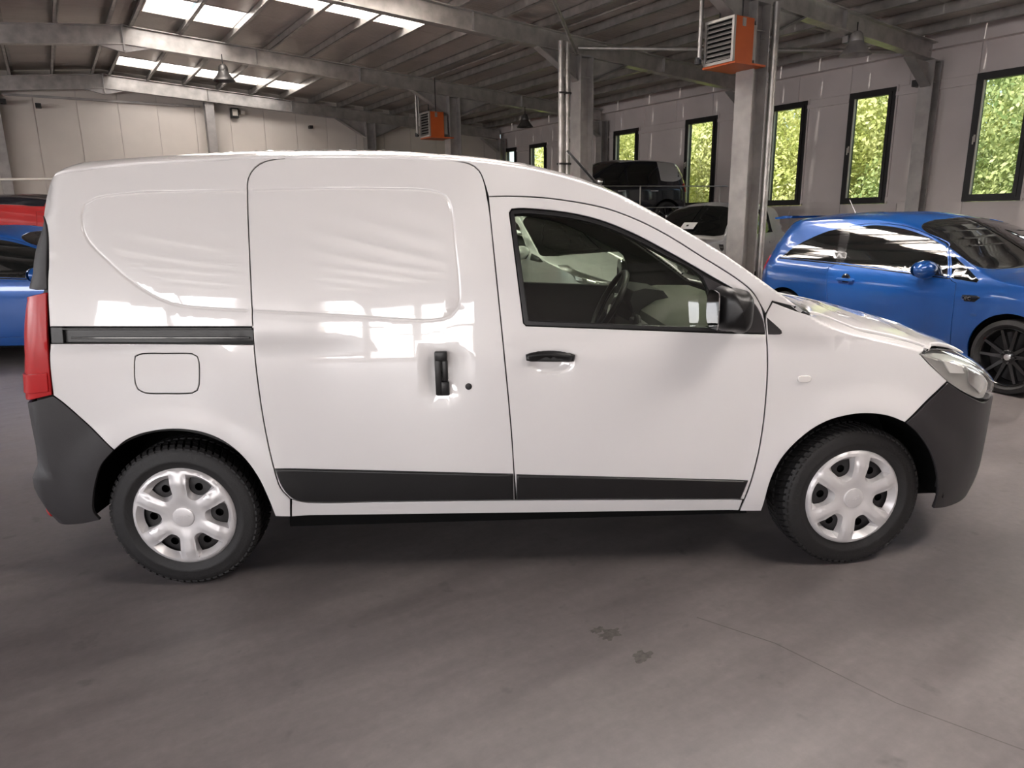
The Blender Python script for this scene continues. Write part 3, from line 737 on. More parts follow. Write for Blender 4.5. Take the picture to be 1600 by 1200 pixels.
# --- steel frames
FR = [(7.0, 'steel roof beam running out to the wall above the blue hatchback'), (10.8, 'steel roof beam across the top of the picture on the column with twin pipes'),
      (15.8, 'long steel roof beam on the column with the far orange heater'), (21.05, 'farthest steel roof beam, against the panelled gable wall')]
for a, lab in FR:
    rb = hempty('roof_beam', a, 1.7, 4.70); tag(rb, lab, 'beam', kind='thing')
    def L(b, z): return (b - 1.7, 0, z - 4.70)
    ibeam(MB(), L(1.705, 4.865), L(13.25, 4.145), .335, .17, h2=.29).build('rafter', 'galvanised', rb)
    ibeam(MB(), L(1.695, 4.865), L(-9.4, 3.755), .335, .17, h2=.29).build('rafter', 'galvanised', rb)
    MB().box((-.016, -.09, -.12), (.016, .09, .34)).build('ridge_plate', 'galvanised_dull', rb)
    MB().prism([(-.45, -.045), (.0, -.14), (.45, -.03), (.45, -.018), (0, -.0), (-.45, -.03)], -.05, .05).build('ridge_haunch', 'galvanised_dull', rb)
    for b in (4.1, 6.3, 10.6):
        MB().box((b - 1.705, -.08, roof_z(b) - 4.70 - .30), (b - 1.695, .08, roof_z(b) - 4.70 - .02)).build('stiffener', 'galvanised_dull', rb)
    for sx in (-1, 1):
        MB().prism([(6.9 + sx * .12, roof_z(8.6) - 4.70 - .31), (6.9 + sx * 1.0, roof_z(8.6 + sx * 1.0) - 4.70 - .30), (6.9 + sx * .12, -.85)], -.012, .012).build('haunch', 'galvanised_dull', rb)
        q0 = (6.9 + sx * .12, 0, -.86); q1 = (6.9 + sx * 1.02, 0, roof_z(8.6 + sx * 1.0) - 4.70 - .31)
        ibeam(MB(), q0, q1, .02, .17, .006).build('haunch_flange', 'galvanised_dull', rb)
    MB().prism([(11.5, -.74), (10.9, -.70), (11.45, -1.10)], -.012, .012).build('knee_plate', 'galvanised_dull', rb)
    ibeam(MB(), (11.48, 0, -1.12), (10.85, 0, -.70), .02, .17, .006).build('knee_flange', 'galvanised_dull', rb)
def column(a, b, top, label, h=.30, w=.30, turn=0.):
    c_ = hempty('steel_column', a, b); tag(c_, label, 'column', kind='thing'); c_.rotation_euler = (0, 0, HA + turn)
    ibeam(MB(), (0, 0, .02), (0, 0, top), h, w, .018, .012, up=(1, 0, 0)).build('shaft', 'galvanised_dull', c_)
    MB().box((-h / 2 - .03, -w / 2 - .03, 0), (h / 2 + .03, w / 2 + .03, .02)).build('base_plate', 'galvanised_dull', c_)
    MB().box((-h / 2, -w / 2, top), (h / 2, w / 2, top + .02)).build('cap_plate', 'galvanised_dull', c_)
    for sx in (-.006 - w * .25, .006 + w * .25): MB().box((-h / 2 + .018, sx - .004, top - .34), (h / 2 - .018, sx + .004, top - .33)).build('stiffener', 'galvanised_dull', c_)
    return c_
column(7.0, 8.6, 4.26, 'thick steel column rising behind the rear of the blue hatchback')
column(10.8, 8.6, 4.26, 'steel column with two upright pipes beside it, left of the black car')
column(15.8, 8.6, 4.26, 'steel column beside the far orange heater, rising behind the van roof')
column(21.05, 8.6, 4.26, 'farthest free-standing steel column, near the gable wall corner')
column(7.0, 13.30, 3.98, 'wall column between the second and third windows from the right edge', .24, .24)
column(10.8, 13.30, 3.98, 'wall column partly hidden behind the thick steel column', .24, .24)
column(15.8, 13.30, 3.98, 'wall column seen between the windows above the black car', .24, .24)
column(21.05, 13.30, 3.98, 'wall column in the far corner under the last beam', .24, .24)
column(21.2, 4.12, 4.55, 'flat steel post in the middle of the panelled gable wall', .24, .22, math.pi / 2)
column(21.2, -.62, 4.50, 'steel post of the gable wall at the left edge of the picture', .24, .22, math.pi / 2)
# --- pipes, braces
def pipe(name, pts, r, label, cat, m='galvanised', n=12):
    o = MB().tube([Vector(p) - Vector(pts[0]) for p in pts], r, n).build(name, m, smooth=True); o.location = pts[0]; tag(o, label, cat); return o
pp = pipe('upright_pipe', [H(10.6, 7.97, 4.44), H(10.6, 7.97, 0)], .052, 'left of two upright galvanised pipes beside the steel column', 'pipe', 'galvanised')
pp2 = pipe('upright_pipe', [H(10.6, 8.11, 4.44), H(10.6, 8.11, 0)], .045, 'right of two upright galvanised pipes, touching the steel column', 'pipe', 'galvanised')
for z in (3.6, 2.4): MB().box((-.05, -.06, z - 4.46), (.19, .06, z - 4.43)).build('pipe_clamp', 'steel_dark', pp).rotation_euler = (0, 0, HA)
pipe('drain_pipe', [H(6.85, 8.86, 4.3), H(6.85, 8.86, 0)], .05, 'upright pipe fixed to the right side of the thick steel column', 'pipe', 'galvanised')
for i, (b, z, r, t) in enumerate(((8.16, 4.70, .022, 'lower'), (8.28, 4.74, .018, 'upper'))):
    pipe('ceiling_conduit', [H(5, b, z), H(16.5, b, z)], r, '%s of two thin conduits running under the ceiling above the columns' % t, 'conduit')
pipe('wind_brace', [H(10.8, 8.5, 4.42), H(7.0, 13.2, 4.14)], .034, 'straight galvanised brace tube reaching from the piped column to the wall', 'brace')
pipe('wind_brace', [H(10.75, 8.42, 4.32), H(8.8, 6.49, 4.46), H(7.6, 5.3, 4.62)], .03, 'brace bar rising steeply left from the top of the piped column', 'brace')
pipe('handrail', [Vector((-9, 7.2, 2.12)), Vector((-4.2, 7.2, 2.11))], .018, 'thin pale rail above the red vehicle at the left edge', 'rail', 'cream_plastic')
# --- unit heaters
def heater(a, b, z, label, chain):
    h = hempty('unit_heater', a, b, z); tag(h, label, 'heater', group='orange unit heaters on the columns')
    MB().box((.02, 0, 0), (.38, .50, .56), .008).build('housing', 'heater_orange', h)
    g = MB(); g.box((-.02, 0, 0), (.02, .5, .035)); g.box((-.02, 0, .525), (.02, .5, .56)); g.box((-.02, 0, .035), (.02, .035, .525)); g.box((-.02, .465, .035), (.02, .5, .525)); g.build('grille_frame', 'heater_grille', h)
    MB().box((.012, .03, .03), (.018, .47, .53)).build('grille_back', 'liner_black', h)
    for i in range(8):
        z_ = .05 + i * .06; MB().add([(-.018, .036, z_), (-.018, .464, z_), (.012, .464, z_ + .036), (.012, .036, z_ + .036), (-.018, .036, z_ - .004), (-.018, .464, z_ - .004), (.012, .464, z_ + .032), (.012, .036, z_ + .032)], [(0, 1, 2, 3), (7, 6, 5, 4), (0, 4, 5, 1), (3, 2, 6, 7), (0, 3, 7, 4), (1, 5, 6, 2)]).build('slat', 'heater_grille', h)
    MB().box((.0, -.03, -.025), (.62, .53, -.0)).build('bracket', 'heater_orange', h)
    MB().box((.38, .05, .06), (.50, .45, .5), .01).build('fan_box', 'heater_grille', h)
    MB().lathe([(0, 0), (.17, 0), (.18, -.06)], 24, 'z').build('fan_shroud', 'steel_dark', h).matrix_local = Matrix.Translation((.5, .25, .28)) @ Matrix.Rotation(math.pi / 2, 4, 'Y')
    MB().box((.14, -.012, .44), (.20, .0, .54)).build('label_plate', 'heater_grille', h)
    for yy in (.06, .44): MB().tube([(.2, yy, .56), (.2, yy, chain - z)], .012, 6).build('hanger_rod', 'steel_dark', h)
    MB().tube([(-.08, .52, 1.0), (-.08, .52, .1), (.05, .52, .06)], .03, 10).build('supply_pipe', 'galvanised', h, smooth=True)
    MB().tube([(.02, .60, 1.0), (.02, .60, .3), (.05, .54, .3)], .022, 10).build('supply_pipe', 'galvanised', h, smooth=True)
    MB().lathe([(0, -.05), (.045, -.04), (.05, 0), (.045, .04), (0, .05)], 12, 'z').build('valve', 'steel_dark', h).location = (-.08, .54, .08)
    return h
heater(6.74, 7.90, 3.44, 'large orange unit heater with louvred grille on the thick steel column', 4.75)
heater(15.62, 7.90, 3.34, 'small far orange unit heater above the van roof', 4.65)
# --- bell lamps
def bell(a, b, z, top, label, s=1., m='lamp_metal'):
    l = hempty('high_bay_lamp', a, b, z); tag(l, label, 'lamp', group='bell lamps under the roof beams')
    MB().lathe([(.235 * s, 0), (.232 * s, .012), (.18 * s, .07 * s), (.125 * s, .15 * s), (.10 * s, .20 * s), (.096 * s, .20 * s), (.12 * s, .148 * s), (.175 * s, .066 * s), (.228 * s, .006)], 32, 'z', closed=True).build('reflector', m, l, smooth=True)
    MB().lathe([(0, .19 * s), (.10 * s, .19 * s), (.105 * s, .22 * s), (.09 * s, .30 * s), (.05 * s, .34 * s), (0, .345 * s)], 24, 'z').build('lamp_head', m, l, smooth=True)
    MB().lathe([(0, .05 * s), (.06 * s, .07 * s), (.07 * s, .12 * s), (.03 * s, .19 * s)], 16, 'z').build('bulb', 'cream_plastic', l, smooth=True)
    MB().tube([(0, 0, .34 * s), (0, 0, top - z)], .010, 6).build('hanger', 'steel_dark', l)
    MB().box((-.07 * s, .10 * s, .20 * s), (.07 * s, .20 * s, .30 * s), .01).build('ballast_box', 'galvanised_dull', l)
bell(6.9, 10.86, 3.83, 4.3, 'round bell lamp hanging above the windows beside the thick column', 1., 'galvanised_dull')
bell(15.5, 3.36, 4.16, 4.65, 'dark bell lamp hanging from the long beam below the roof lights', .9)
bell(15.5, 10.52, 3.66, 4.15, 'small far bell lamp just above the van roof beside the twin pipes', .9)
# --- small fixtures on the walls
def fixture(name, a, b, z, label, cat, parts):
    f = hempty(name, a, b, z); tag(f, label, cat)
    for nm, lo, hi, m in parts: MB().box(lo, hi, .006).build(nm, m, f)
    return f
fixture('security_camera', 21.2, .26, 4.16, 'small black camera high on the gable panels', 'camera', [('camera_body', (-.06, -.22, 0), (.06, 0, .1), 'frame_black'), ('bracket', (-.02, 0, .03), (.02, .17, .07), 'frame_black')])
fixture('security_camera', 21.1, -.42, 4.2, 'black camera at the left edge beside the gable post', 'camera', [('camera_body', (-.06, -.22, 0), (.06, 0, .1), 'frame_black'), ('bracket', (-.02, 0, .03), (.02, .27, .07), 'frame_black')])
fixture('wall_lantern', 21.3, 4.80, 4.22, 'small dark-framed wall light beside the gable post', 'lamp', [('lamp_case', (-.10, -.06, 0), (.10, .1, .26), 'frame_black'), ('lamp_lens', (-.07, -.075, .05), (.07, -.055, .22), 'cream_plastic')])
fixture('junction_box', 21.33, 5.02, 4.33, 'tiny pale junction box right of the wall light', 'box', [('box_body', (-.06, -.04, 0), (.06, .07, .1), 'cream_plastic'), ('box_cover', (-.05, -.05, .01), (.05, -.04, .09), 'wall_panel')])
fixture('security_camera', 21.3, 6.87, 4.04, 'tiny black camera under the far beam, above the van roof', 'camera', [('camera_body', (-.05, -.16, 0), (.05, 0, .08), 'frame_black'), ('bracket', (-.02, 0, .02), (.02, .1, .06), 'frame_black')])
fixture('loudspeaker', 7.2, 13.36, 3.62, 'small black speaker on the wall beside the wall column', 'speaker', [('speaker_case', (-.10, -.09, 0), (.08, .09, .11), 'frame_black'), ('bracket', (.08, -.02, .02), (.12, .02, .16), 'frame_black')])
# --- outside: ground and trees
gd = MB().box((B1 + .2, A0 - 15, -.3), (B1 + 45, A1 + 25, -.05)).build('ground', 'grass_ground'); hall(gd, kind='structure')
def crown_mesh(seed, n, R, Hh, size):
    r = random.Random(seed); v = []; f = []
    lobes = [(Vector((r.uniform(-.55, .55) * R, r.uniform(-.55, .55) * R, r.uniform(.05, .95) * Hh)), r.uniform(.38, .6) * R) for _ in range(16)]
    for i in range(n):
        c_, lr = r.choice(lobes); d = Vector((r.gauss(0, 1), r.gauss(0, 1), r.gauss(0, .8))).normalized()
        p = c_ + d * lr * r.uniform(.6, 1.05); nrm = (d + Vector((r.gauss(0, .5), r.gauss(0, .5), r.gauss(0, .5)))).normalized()
        t = nrm.orthogonal().normalized(); t = (t * math.cos(i) + nrm.cross(t) * math.sin(i)); s_ = nrm.cross(t); q = size * r.uniform(.6, 1.3); k = len(v)
        v += [p - t * q, p + s_ * q * .5, p + t * q, p - s_ * q * .5]; f.append((k, k + 1, k + 2, k + 3))
    return v, f
crowns = []
for sd_, mm in ((3, 'leaf_bright'), (8, 'leaf_deep'), (12, 'leaf_bright')):
    v, f = crown_mesh(sd_, 26000, 2.4, 5.2, .065); o = put('crown', v, f, mm); crowns.append(o.data); bpy.data.objects.remove(o)
TREES = [(4.0, 18.2, 0, .95, 'leafy tree seen at the right edge of the rightmost window'), (6.9, 19.0, 1, 1.0, 'leafy tree filling the rightmost window'), (9.6, 18.6, 1, 1.0, 'darker feathery tree filling the second window from the right'),
         (12.6, 19.4, 2, 1.05, 'bright tree filling the window right of the thick column'), (15.8, 19.0, 0, 1.05, 'sunlit tree behind the window right of the black car'), (19.2, 19.5, 2, 1.05, 'sunlit tree behind the window above the black car'),
         (22.8, 19.2, 0, 1.05, 'pale tree behind the narrow window by the twin pipes'), (26.4, 19.4, 2, 1.1, 'small tree behind the farthest windows over the van roof'),
         (8.2, 22.5, 2, 1.3, 'tall back-row tree between the two right windows'), (13.5, 23.2, 0, 1.35, 'tall back-row tree behind the bright tree'), (18.5, 23.5, 2, 1.35, 'tall back-row tree behind the sunlit trees'), (24.5, 23.8, 0, 1.35, 'tall back-row tree at the far end')]
for a, b, k, s_, lab in TREES:
    t = hempty('tree', a, b, -.05); tag(t, lab, 'tree', group='trees outside the windows'); t.rotation_euler = (0, 0, rnd.uniform(0, 6)); t.scale = (s_, s_, s_)
    o = bpy.data.objects.new('crown', crowns[k]); COL.objects.link(o); o.parent = t; o.location = (0, 0, -.1)
    MB().tube([(0, 0, 0), (.06, .03, 1.5), (-.05, .08, 3.2), (.05, 0, 4.6)], [.17, .14, .10, .04], 10).build('trunk', 'bark', t, smooth=True)
HATCH_TABLES = dict(
    st=[(.12,.74),(.25,.80),(.4,.84),(.6,.862),(.75,.866),(.85,.858),(.93,.835),(1.0,.80),(1.1,.765),(1.2,.725),(1.3,.68),(1.4,.62),(1.5,.55)],
    zt=[(-.75,.80),(-.66,.98),(-.58,1.17),(-.50,1.34),(-.43,1.42),(-.3,1.442),(0,1.467),(.5,1.485),(.9,1.482),(1.2,1.455),(1.45,1.40),(1.7,1.285),(2.0,1.125),(2.2,1.02),(2.35,.975),(2.6,.945),(2.9,.885),(3.1,.815),(3.23,.72),(3.3,.6),(3.36,.45)],
    zs=[(-.75,.66),(-.66,.86),(-.58,1.05),(-.50,1.22),(-.43,1.31),(-.3,1.36),(0,1.392),(.5,1.408),(.9,1.402),(1.2,1.375),(1.45,1.32),(1.7,1.215),(2.0,1.07),(2.2,.965),(2.35,.92),(2.6,.885),(2.9,.82),(3.1,.74),(3.23,.63),(3.3,.5),(3.38,.3)],
    xf=[(.12,3.22),(.3,3.31),(.5,3.34),(1.0,3.34)],
    xr=[(.2,-.62),(.35,-.68),(.5,-.70),(.7,-.69),(.9,-.665),(1.05,-.625),(1.3,-.505),(1.42,-.43),(1.5,-.42)], Lf=.8, Lr=.45)
MPV_TABLES = dict(
    st=[(.12,.80),(.25,.85),(.4,.89),(.6,.91),(.8,.912),(.95,.895),(1.05,.855),(1.2,.80),(1.35,.735),(1.5,.66),(1.62,.58)],
    zt=[(-.9,.9),(-.78,1.2),(-.62,1.48),(-.4,1.575),(0,1.61),(.6,1.63),(1.1,1.615),(1.45,1.55),(1.8,1.40),(2.1,1.25),(2.35,1.125),(2.55,1.05),(2.8,1.0),(3.1,.925),(3.3,.84),(3.43,.74),(3.51,.6),(3.58,.45)],
    zs=[(-.9,.8),(-.78,1.1),(-.62,1.38),(-.4,1.48),(0,1.525),(.6,1.545),(1.1,1.53),(1.45,1.465),(1.8,1.32),(2.1,1.175),(2.35,1.05),(2.55,.97),(2.8,.915),(3.1,.84),(3.3,.75),(3.43,.64),(3.51,.5),(3.6,.3)],
    xf=[(.12,3.42),(.3,3.50),(.5,3.54),(1.1,3.55)],
    xr=[(.2,-.70),(.4,-.78),(.6,-.80),(.9,-.78),(1.2,-.72),(1.5,-.58),(1.62,-.5)], Lf=.85, Lr=.4)
SUV_TABLES = dict(
    st=[(.2,.78),(.35,.83),(.5,.87),(.7,.885),(.9,.88),(1.0,.85),(1.1,.81),(1.2,.775),(1.35,.72),(1.5,.65),(1.57,.6)],
    zt=[(-.85,.9),(-.74,1.15),(-.62,1.42),(-.5,1.50),(-.2,1.545),(.3,1.575),(.8,1.575),(1.15,1.54),(1.4,1.46),(1.8,1.25),(2.1,1.10),(2.3,1.04),(2.7,1.0),(3.0,.94),(3.2,.85),(3.32,.72),(3.42,.5)],
    zs=[(-.85,.78),(-.74,1.05),(-.62,1.31),(-.5,1.42),(-.2,1.47),(.3,1.50),(.8,1.50),(1.15,1.465),(1.4,1.385),(1.8,1.185),(2.1,1.03),(2.3,.96),(2.7,.91),(3.0,.85),(3.2,.75),(3.32,.6),(3.44,.35)],
    xf=[(.2,3.30),(.35,3.36),(.55,3.40),(1.0,3.40)],
    xr=[(.25,-.66),(.4,-.72),(.6,-.75),(.9,-.74),(1.15,-.70),(1.4,-.60),(1.55,-.48)], Lf=.8, Lr=.4)
PICKUP_TABLES = dict(
    st=[(.35,.82),(.5,.87),(.7,.905),(.9,.915),(1.05,.90),(1.15,.86),(1.3,.80),(1.5,.73),(1.65,.67),(1.78,.60)],
    zt=[(-1.3,1.06),(-1.1,1.10),(-.12,1.12),(-.06,1.14),(.02,1.62),(.10,1.73),(.6,1.80),(1.35,1.80),(1.65,1.75),(1.85,1.65),(2.1,1.46),(2.35,1.27),(2.5,1.19),(2.8,1.165),(3.3,1.12),(3.7,1.05),(3.92,.92),(4.02,.78),(4.10,.5)],
    zs=[(-1.3,1.0),(-1.1,1.02),(-.12,1.04),(-.06,1.06),(.02,1.53),(.10,1.64),(.6,1.715),(1.35,1.715),(1.65,1.665),(1.85,1.575),(2.1,1.39),(2.35,1.20),(2.5,1.10),(2.8,1.06),(3.3,1.01),(3.7,.94),(3.92,.80),(4.02,.64),(4.12,.35)],
    xf=[(.35,3.98),(.5,4.06),(.8,4.09),(1.2,4.09)],
    xr=[(.4,-1.08),(.6,-1.12),(1.2,-1.12),(1.8,-1.12)], Lf=.7, Lr=.12)
# ---------------------------------------------------------------- the white van
EMB = [(-.014,1.6115),(-.14,1.603),(-.212,1.592),(-.254,1.569),(-.266,1.528),(-.263,1.48),(-.237,1.426),(-.167,1.354),(-.109,1.299),(-.028,1.238),(.061,1.194),(.151,1.178),(.364,1.161),
       (.553,1.148),(.774,1.131),(.95,1.116),(1.06,1.112),(1.129,1.125),(1.162,1.161),(1.169,1.234),(1.156,1.404),(1.144,1.537),(1.12,1.584),(1.058,1.604),(.885,1.612),(.639,1.616),(.362,1.613)]
EMB = [tuple(q) for q in smooth_poly(EMB, .05, 60)]
def van_extra(x, z):
    sh = np.shape(x); x = np.atleast_1d(x).ravel(); z = np.atleast_1d(z).ravel()
    e = np.zeros(len(x))
    box = (x > -.32) & (x < 1.22) & (z > 1.06) & (z < 1.66)
    if box.any():
        d = seg_dist(x[box], z[box], EMB); ins = in_poly(x[box], z[box], EMB); sd = np.where(ins, d, -d)
        t = np.clip((sd + .004) / .008, 0, 1); e[box] -= .0022 * t * t * (3 - 2 * t) + .0042 * np.exp(-(sd / .0036) ** 2)
    for cx, cz in HUBS:                                           # flared wheel arches
        r = np.hypot(x - cx, z - cz); t = np.clip((.53 - r) / .14, 0, 1); e += .014 * t * t * (3 - 2 * t)
    def cup(cx, cz, hx, hz, dep, p=3., w=.35):
        q = ((np.abs(x - cx) / hx) ** p + (np.abs(z - cz) / hz) ** p) ** (1 / p); t = np.clip((1 - q) / w, 0, 1); return dep * t * t * (3 - 2 * t)
    e -= cup(1.090, .903, .086, .108, .013, 3., .6)                       # dish behind the sliding door handle
    e -= cup(1.522, .938, .100, .052, .016, 2.2, .5)              # dish below the front door handle
    t = np.clip(1 - np.abs(z - (1.035 - .012 * x)) / .012, 0, 1); e -= .0025 * t * t * (3 - 2 * t)   # waist line
    return e.reshape(sh)
VB = Body(extra=van_extra, **VAN_TABLES)
van = empty('van', (0, 0, 0))
tag(van, 'white panel van with black bumpers parked across the whole middle of the hall', 'van')
VO = van
def vp(name, outline, m='white_paint', parent=None, **kw): return panel(name, VB, outline, m, parent or VO, **kw)
A_LINE = [(.503,1.735),(.429,1.724),(.388,1.700),(.364,1.661),(.360,1.609),(.363,1.465),(.366,1.297),(.366,1.095),(.366,1.017),(.369,.903),(.374,.774),(.384,.64),(.401,.514),(.417,.437),(.45,.386),(.508,.366)]
TOP_LINE = [(.503,1.735),(.638,1.736),(.787,1.734),(.985,1.727),(1.135,1.718),(1.215,1.706),(1.255,1.678),(1.275,1.630),(1.284,1.58)]
B_LINE = [(1.284,1.58),(1.293,1.523),(1.307,1.353),(1.321,1.182),(1.333,1.034),(1.349,.829),(1.362,.641),(1.370,.472),(1.373,.348)]
D_LINE = [(1.289,1.579),(1.381,1.579),(1.528,1.569),(1.725,1.534),(1.856,1.488),(1.987,1.422),(2.118,1.34),(2.251,1.257),(2.318,1.204),(2.359,1.141),(2.377,1.068),(2.386,.989),(2.393,.883),(2.394,.777),(2.389,.614),(2.367,.443),(2.343,.322)]
WIN = [(1.37,1.517),(1.38,1.530),(1.428,1.532),(1.592,1.514),(1.723,1.483),(1.854,1.43),(1.985,1.361),(2.128,1.279),(2.318,1.162),(2.361,1.096),(2.376,1.033),(2.185,1.042),(1.876,1.059),(1.426,1.084),(1.416,1.094)]
GLS = [(1.390,1.511),(1.442,1.514),(1.592,1.496),(1.723,1.465),(1.854,1.411),(1.985,1.341),(2.118,1.263),(2.158,1.167),(2.170,1.062),(1.876,1.079),(1.437,1.104)]
ARCH_R = [(-.216,.623),(-.16,.665),(-.083,.693),(.026,.705),(.132,.690),(.215,.650),(.283,.582),(.332,.492),(.362,.391),(.378,.308)]
ARCH_RB = [(-.216,.623),(-.278,.558),(-.319,.47),(-.342,.396),(-.348,.354),(-.330,.315)]
BUMP_R = [(-.423,.85),(-.386,.816),(-.323,.746),(-.216,.623)]
ARCH_F = [(2.424,.264),(2.443,.421),(2.485,.526),(2.566,.618),(2.649,.671),(2.744,.696),(2.824,.699),(2.906,.685),(2.975,.656)]
ARCH_FB = [(2.975,.656),(3.037,.604),(3.110,.511),(3.160,.403),(3.185,.31),(3.190,.24)]
FOOT = [(2.404,1.158),(2.3775,1.108)]
HOOD_L = [(2.62,1.095),(2.70,1.074),(2.745,1.052),(2.782,1.035),(2.86,1.018),(2.955,.995),(3.04,.970),(3.092,.949)]
CREASE = [(-.515,1.660),(-.46,1.672),(-.37,1.688),(-.265,1.699),(-.146,1.714),(.038,1.724),(.25,1.731),(.404,1.736)]
_zs = lambda x, k: float(VB.zs(x)) + k * (float(VB.zt(x)) - float(VB.zs(x))) - 1e-6
WS = [(1.885, _zs(1.885, 1)), (1.905, _zs(1.905, .75)), (1.95, _zs(1.95, .36))] + [(x, _zs(x, .28)) for x in (2.05, 2.208, 2.327, 2.45, 2.54)] + [(2.60, _zs(2.60, .6)), (2.625, _zs(2.625, 1))]
# points that carry the pressed outline of the cargo panels
_e = np.array(EMB); EP = [q for d in (-.008, -.005, -.0025, .0, .0025, .005, .008) for q in inset(smooth_poly(_e, .03, 60), d)]
cup_pts = [(1.09 + .082 * k * math.cos(t), .903 + .104 * k * math.sin(t)) for k in (1., .88, .76, .6, .35) for t in np.linspace(0, 2 * math.pi, 28)[:-1]]
cup2 = [(1.522 + .1 * k * math.cos(t), .938 + .052 * k * math.sin(t)) for k in (1., .8, .6, .4) for t in np.linspace(0, 2 * math.pi, 26)[:-1]]
def ring_pts(c0, rs): return [(c0[0] + r * math.cos(t), c0[1] + r * math.sin(t)) for r in rs for t in np.linspace(-.3, math.pi + .3, 40)]
RF = ring_pts(HUBS[1], (.42, .45, .48, .51, .54)); RR = ring_pts(HUBS[0], (.42, .45, .48, .51, .54))
for sd in (-1, 1):
    upper_q = CREASE + [(.503,1.735)] + A_LINE[1:8] + [(.366,1.101),(-.405,1.116),(-.402,1.25),(-.396,1.381),(-.40,1.47),(-.420,1.515),(-.485,1.550),(-.520,1.575)] + ends(VB, 1.585, 1.655, .022, n=5)
    vp('upper_quarter_panel', upper_q, side=sd, pts=EP)
    lower_q = [(-.408,1.053),(.366,1.033)] + A_LINE[9:14] + [(.45,.386),(.440,.302)] + ARCH_R[::-1] + BUMP_R[::-1][1:] + [(-.417,.996)]
    flap = [(-.096,.977),(-.091,.996),(-.064,1.006),(.029,1.005),(.126,1.002),(.145,.991),(.15,.964),(.142,.883),(.132,.857),(.111,.847),(.012,.847),(-.071,.852),(-.096,.868),(-.103,.894)]
    vp('lower_quarter_panel', lower_q, side=sd, pts=RR, holes=[flap] if sd < 0 else [])
    if sd < 0: vp('fuel_flap', flap, side=sd, gap=.002)
    # rail of the sliding door
    ra = vp('slide_rail', [(-.398,1.110),(.363,1.096),(.363,1.037),(-.400,1.057)], 'black_plastic', side=sd, off=.012, gap=.0)
    vp('rail_lip', [(-.385,1.112),(.363,1.098),(.363,1.090),(-.385,1.104)], 'black_plastic', ra, side=sd, off=-.001, gap=.0)
    vp('rail_lip', [(-.33,1.076),(.35,1.0625),(.35,1.056),(-.33,1.069)], 'gloss_black', ra, side=sd, off=.004, gap=.0)
    vp('rail_end_cap', [(-.40,1.115),(-.355,1.114),(-.355,1.053),(-.402,1.054)], 'black_plastic', ra, side=sd, off=-.002, gap=.0)
    # sliding door
    sdo = A_LINE + [(.83,.358),(1.373,.348)] + B_LINE[::-1][1:] + TOP_LINE[::-1][1:-1]
    s_door = vp('sliding_door', sdo, side=sd, pts=EP + cup_pts)
    vp('trim_strip', [(.403,.526),(.839,.502),(1.366,.472),(1.367,.354),(.829,.363),(.511,.370),(.458,.391),(.424,.445)], 'black_plastic', s_door, side=sd, off=-.012, thick=.02, gap=.0, edge=.008, grid=.04)
    hy = -sd * 1
    yb = lambda x, z, o_=0.: sd * (float(VB.base(x, z)) + o_)
    y0 = yb(1.09, .9)
    hm = MB(); s_ = sd
    def hb(x0, x1, z0, z1, o0, o1, bev=.004): 
        ya, yb_ = sorted((y0 + s_ * o0, y0 + s_ * o1)); return ((x0, ya, z0), (x1, yb_, z1), bev)
    hm.box(*hb(1.064, 1.090, .818, .992, -.022, .016)); hm.box(*hb(1.066, 1.113, .955, .993, -.02, .017)); hm.box(*hb(1.068, 1.118, .816, .872, -.02, .015))
    h_ = hm.build('door_handle', 'black_plastic', s_door, smooth=True)
    MB().box(*hb(1.093, 1.114, .872, .956, -.018, .010)).build('handle_grip', 'black_plastic', s_door, smooth=True)
    yl = yb(1.194, .848)
    lk = MB().lathe([(0, .006), (.009, .006), (.0125, .004), (.0135, 0), (.0135, -.01)], 20); lk.v = [(x + 1.194, yl + y * s_, z + .848) for x, y, z in lk.v]
    lk.build('lock', 'steel_dark', s_door, smooth=True)
    # front door
    fdo = D_LINE + [(1.9,.335),(1.378,.348)] + B_LINE[::-1][1:-1]
    f_door = vp('front_door', fdo, side=sd, holes=[WIN], pts=cup2 + ring_pts(HUBS[1], (.45, .48, .51, .54)))
    seal = vp('window_frame', WIN, 'black_plastic', f_door, side=sd, holes=[GLS], off=.006, thick=.02, gap=.0, edge=.004)
    vp('side_window', GLS, 'van_glass', f_door, side=sd, off=.014, thick=.001, gap=-.004, grid=.12, edge=.0005)
    vp('trim_strip', [(1.380,.469),(1.894,.440),(2.348,.414),(2.326,.327),(1.9,.341),(1.379,.354)], 'black_plastic', f_door, side=sd, off=-.012, thick=.02, gap=.0, edge=.008, grid=.04)
    hd = vp('door_handle', [(1.422,.972),(1.444,.979),(1.52,.984),(1.596,.975),(1.617,.966),(1.615,.942),(1.60,.938),(1.52,.939),(1.44,.944),(1.424,.949)], 'black_plastic', f_door, side=sd, off=-.022, thick=.035, gap=.0, edge=.009, grid=.03)
    # mirror: sail, arm, housing, glass
    sail = vp('mirror_sail', [(2.12,1.268),(2.318,1.162),(2.361,1.096),(2.376,1.035),(2.185,1.044),(2.172,1.059),(2.16,1.167)], 'bumper_plastic', f_door, side=sd, off=-.004, gap=.001, grid=.05)
    my = yb(2.25, 1.12)
    mh = MB(); prof = [(0, .0, .0), (.008, .60, .62), (.02, .85, .86), (.045, 1.0, 1.0), (.085, .98, .98), (.115, .80, .82), (.130, .5, .55), (.136, .0, .0)]
    # housing rings run outward from the door; x half .072, z half .082
    rings = []
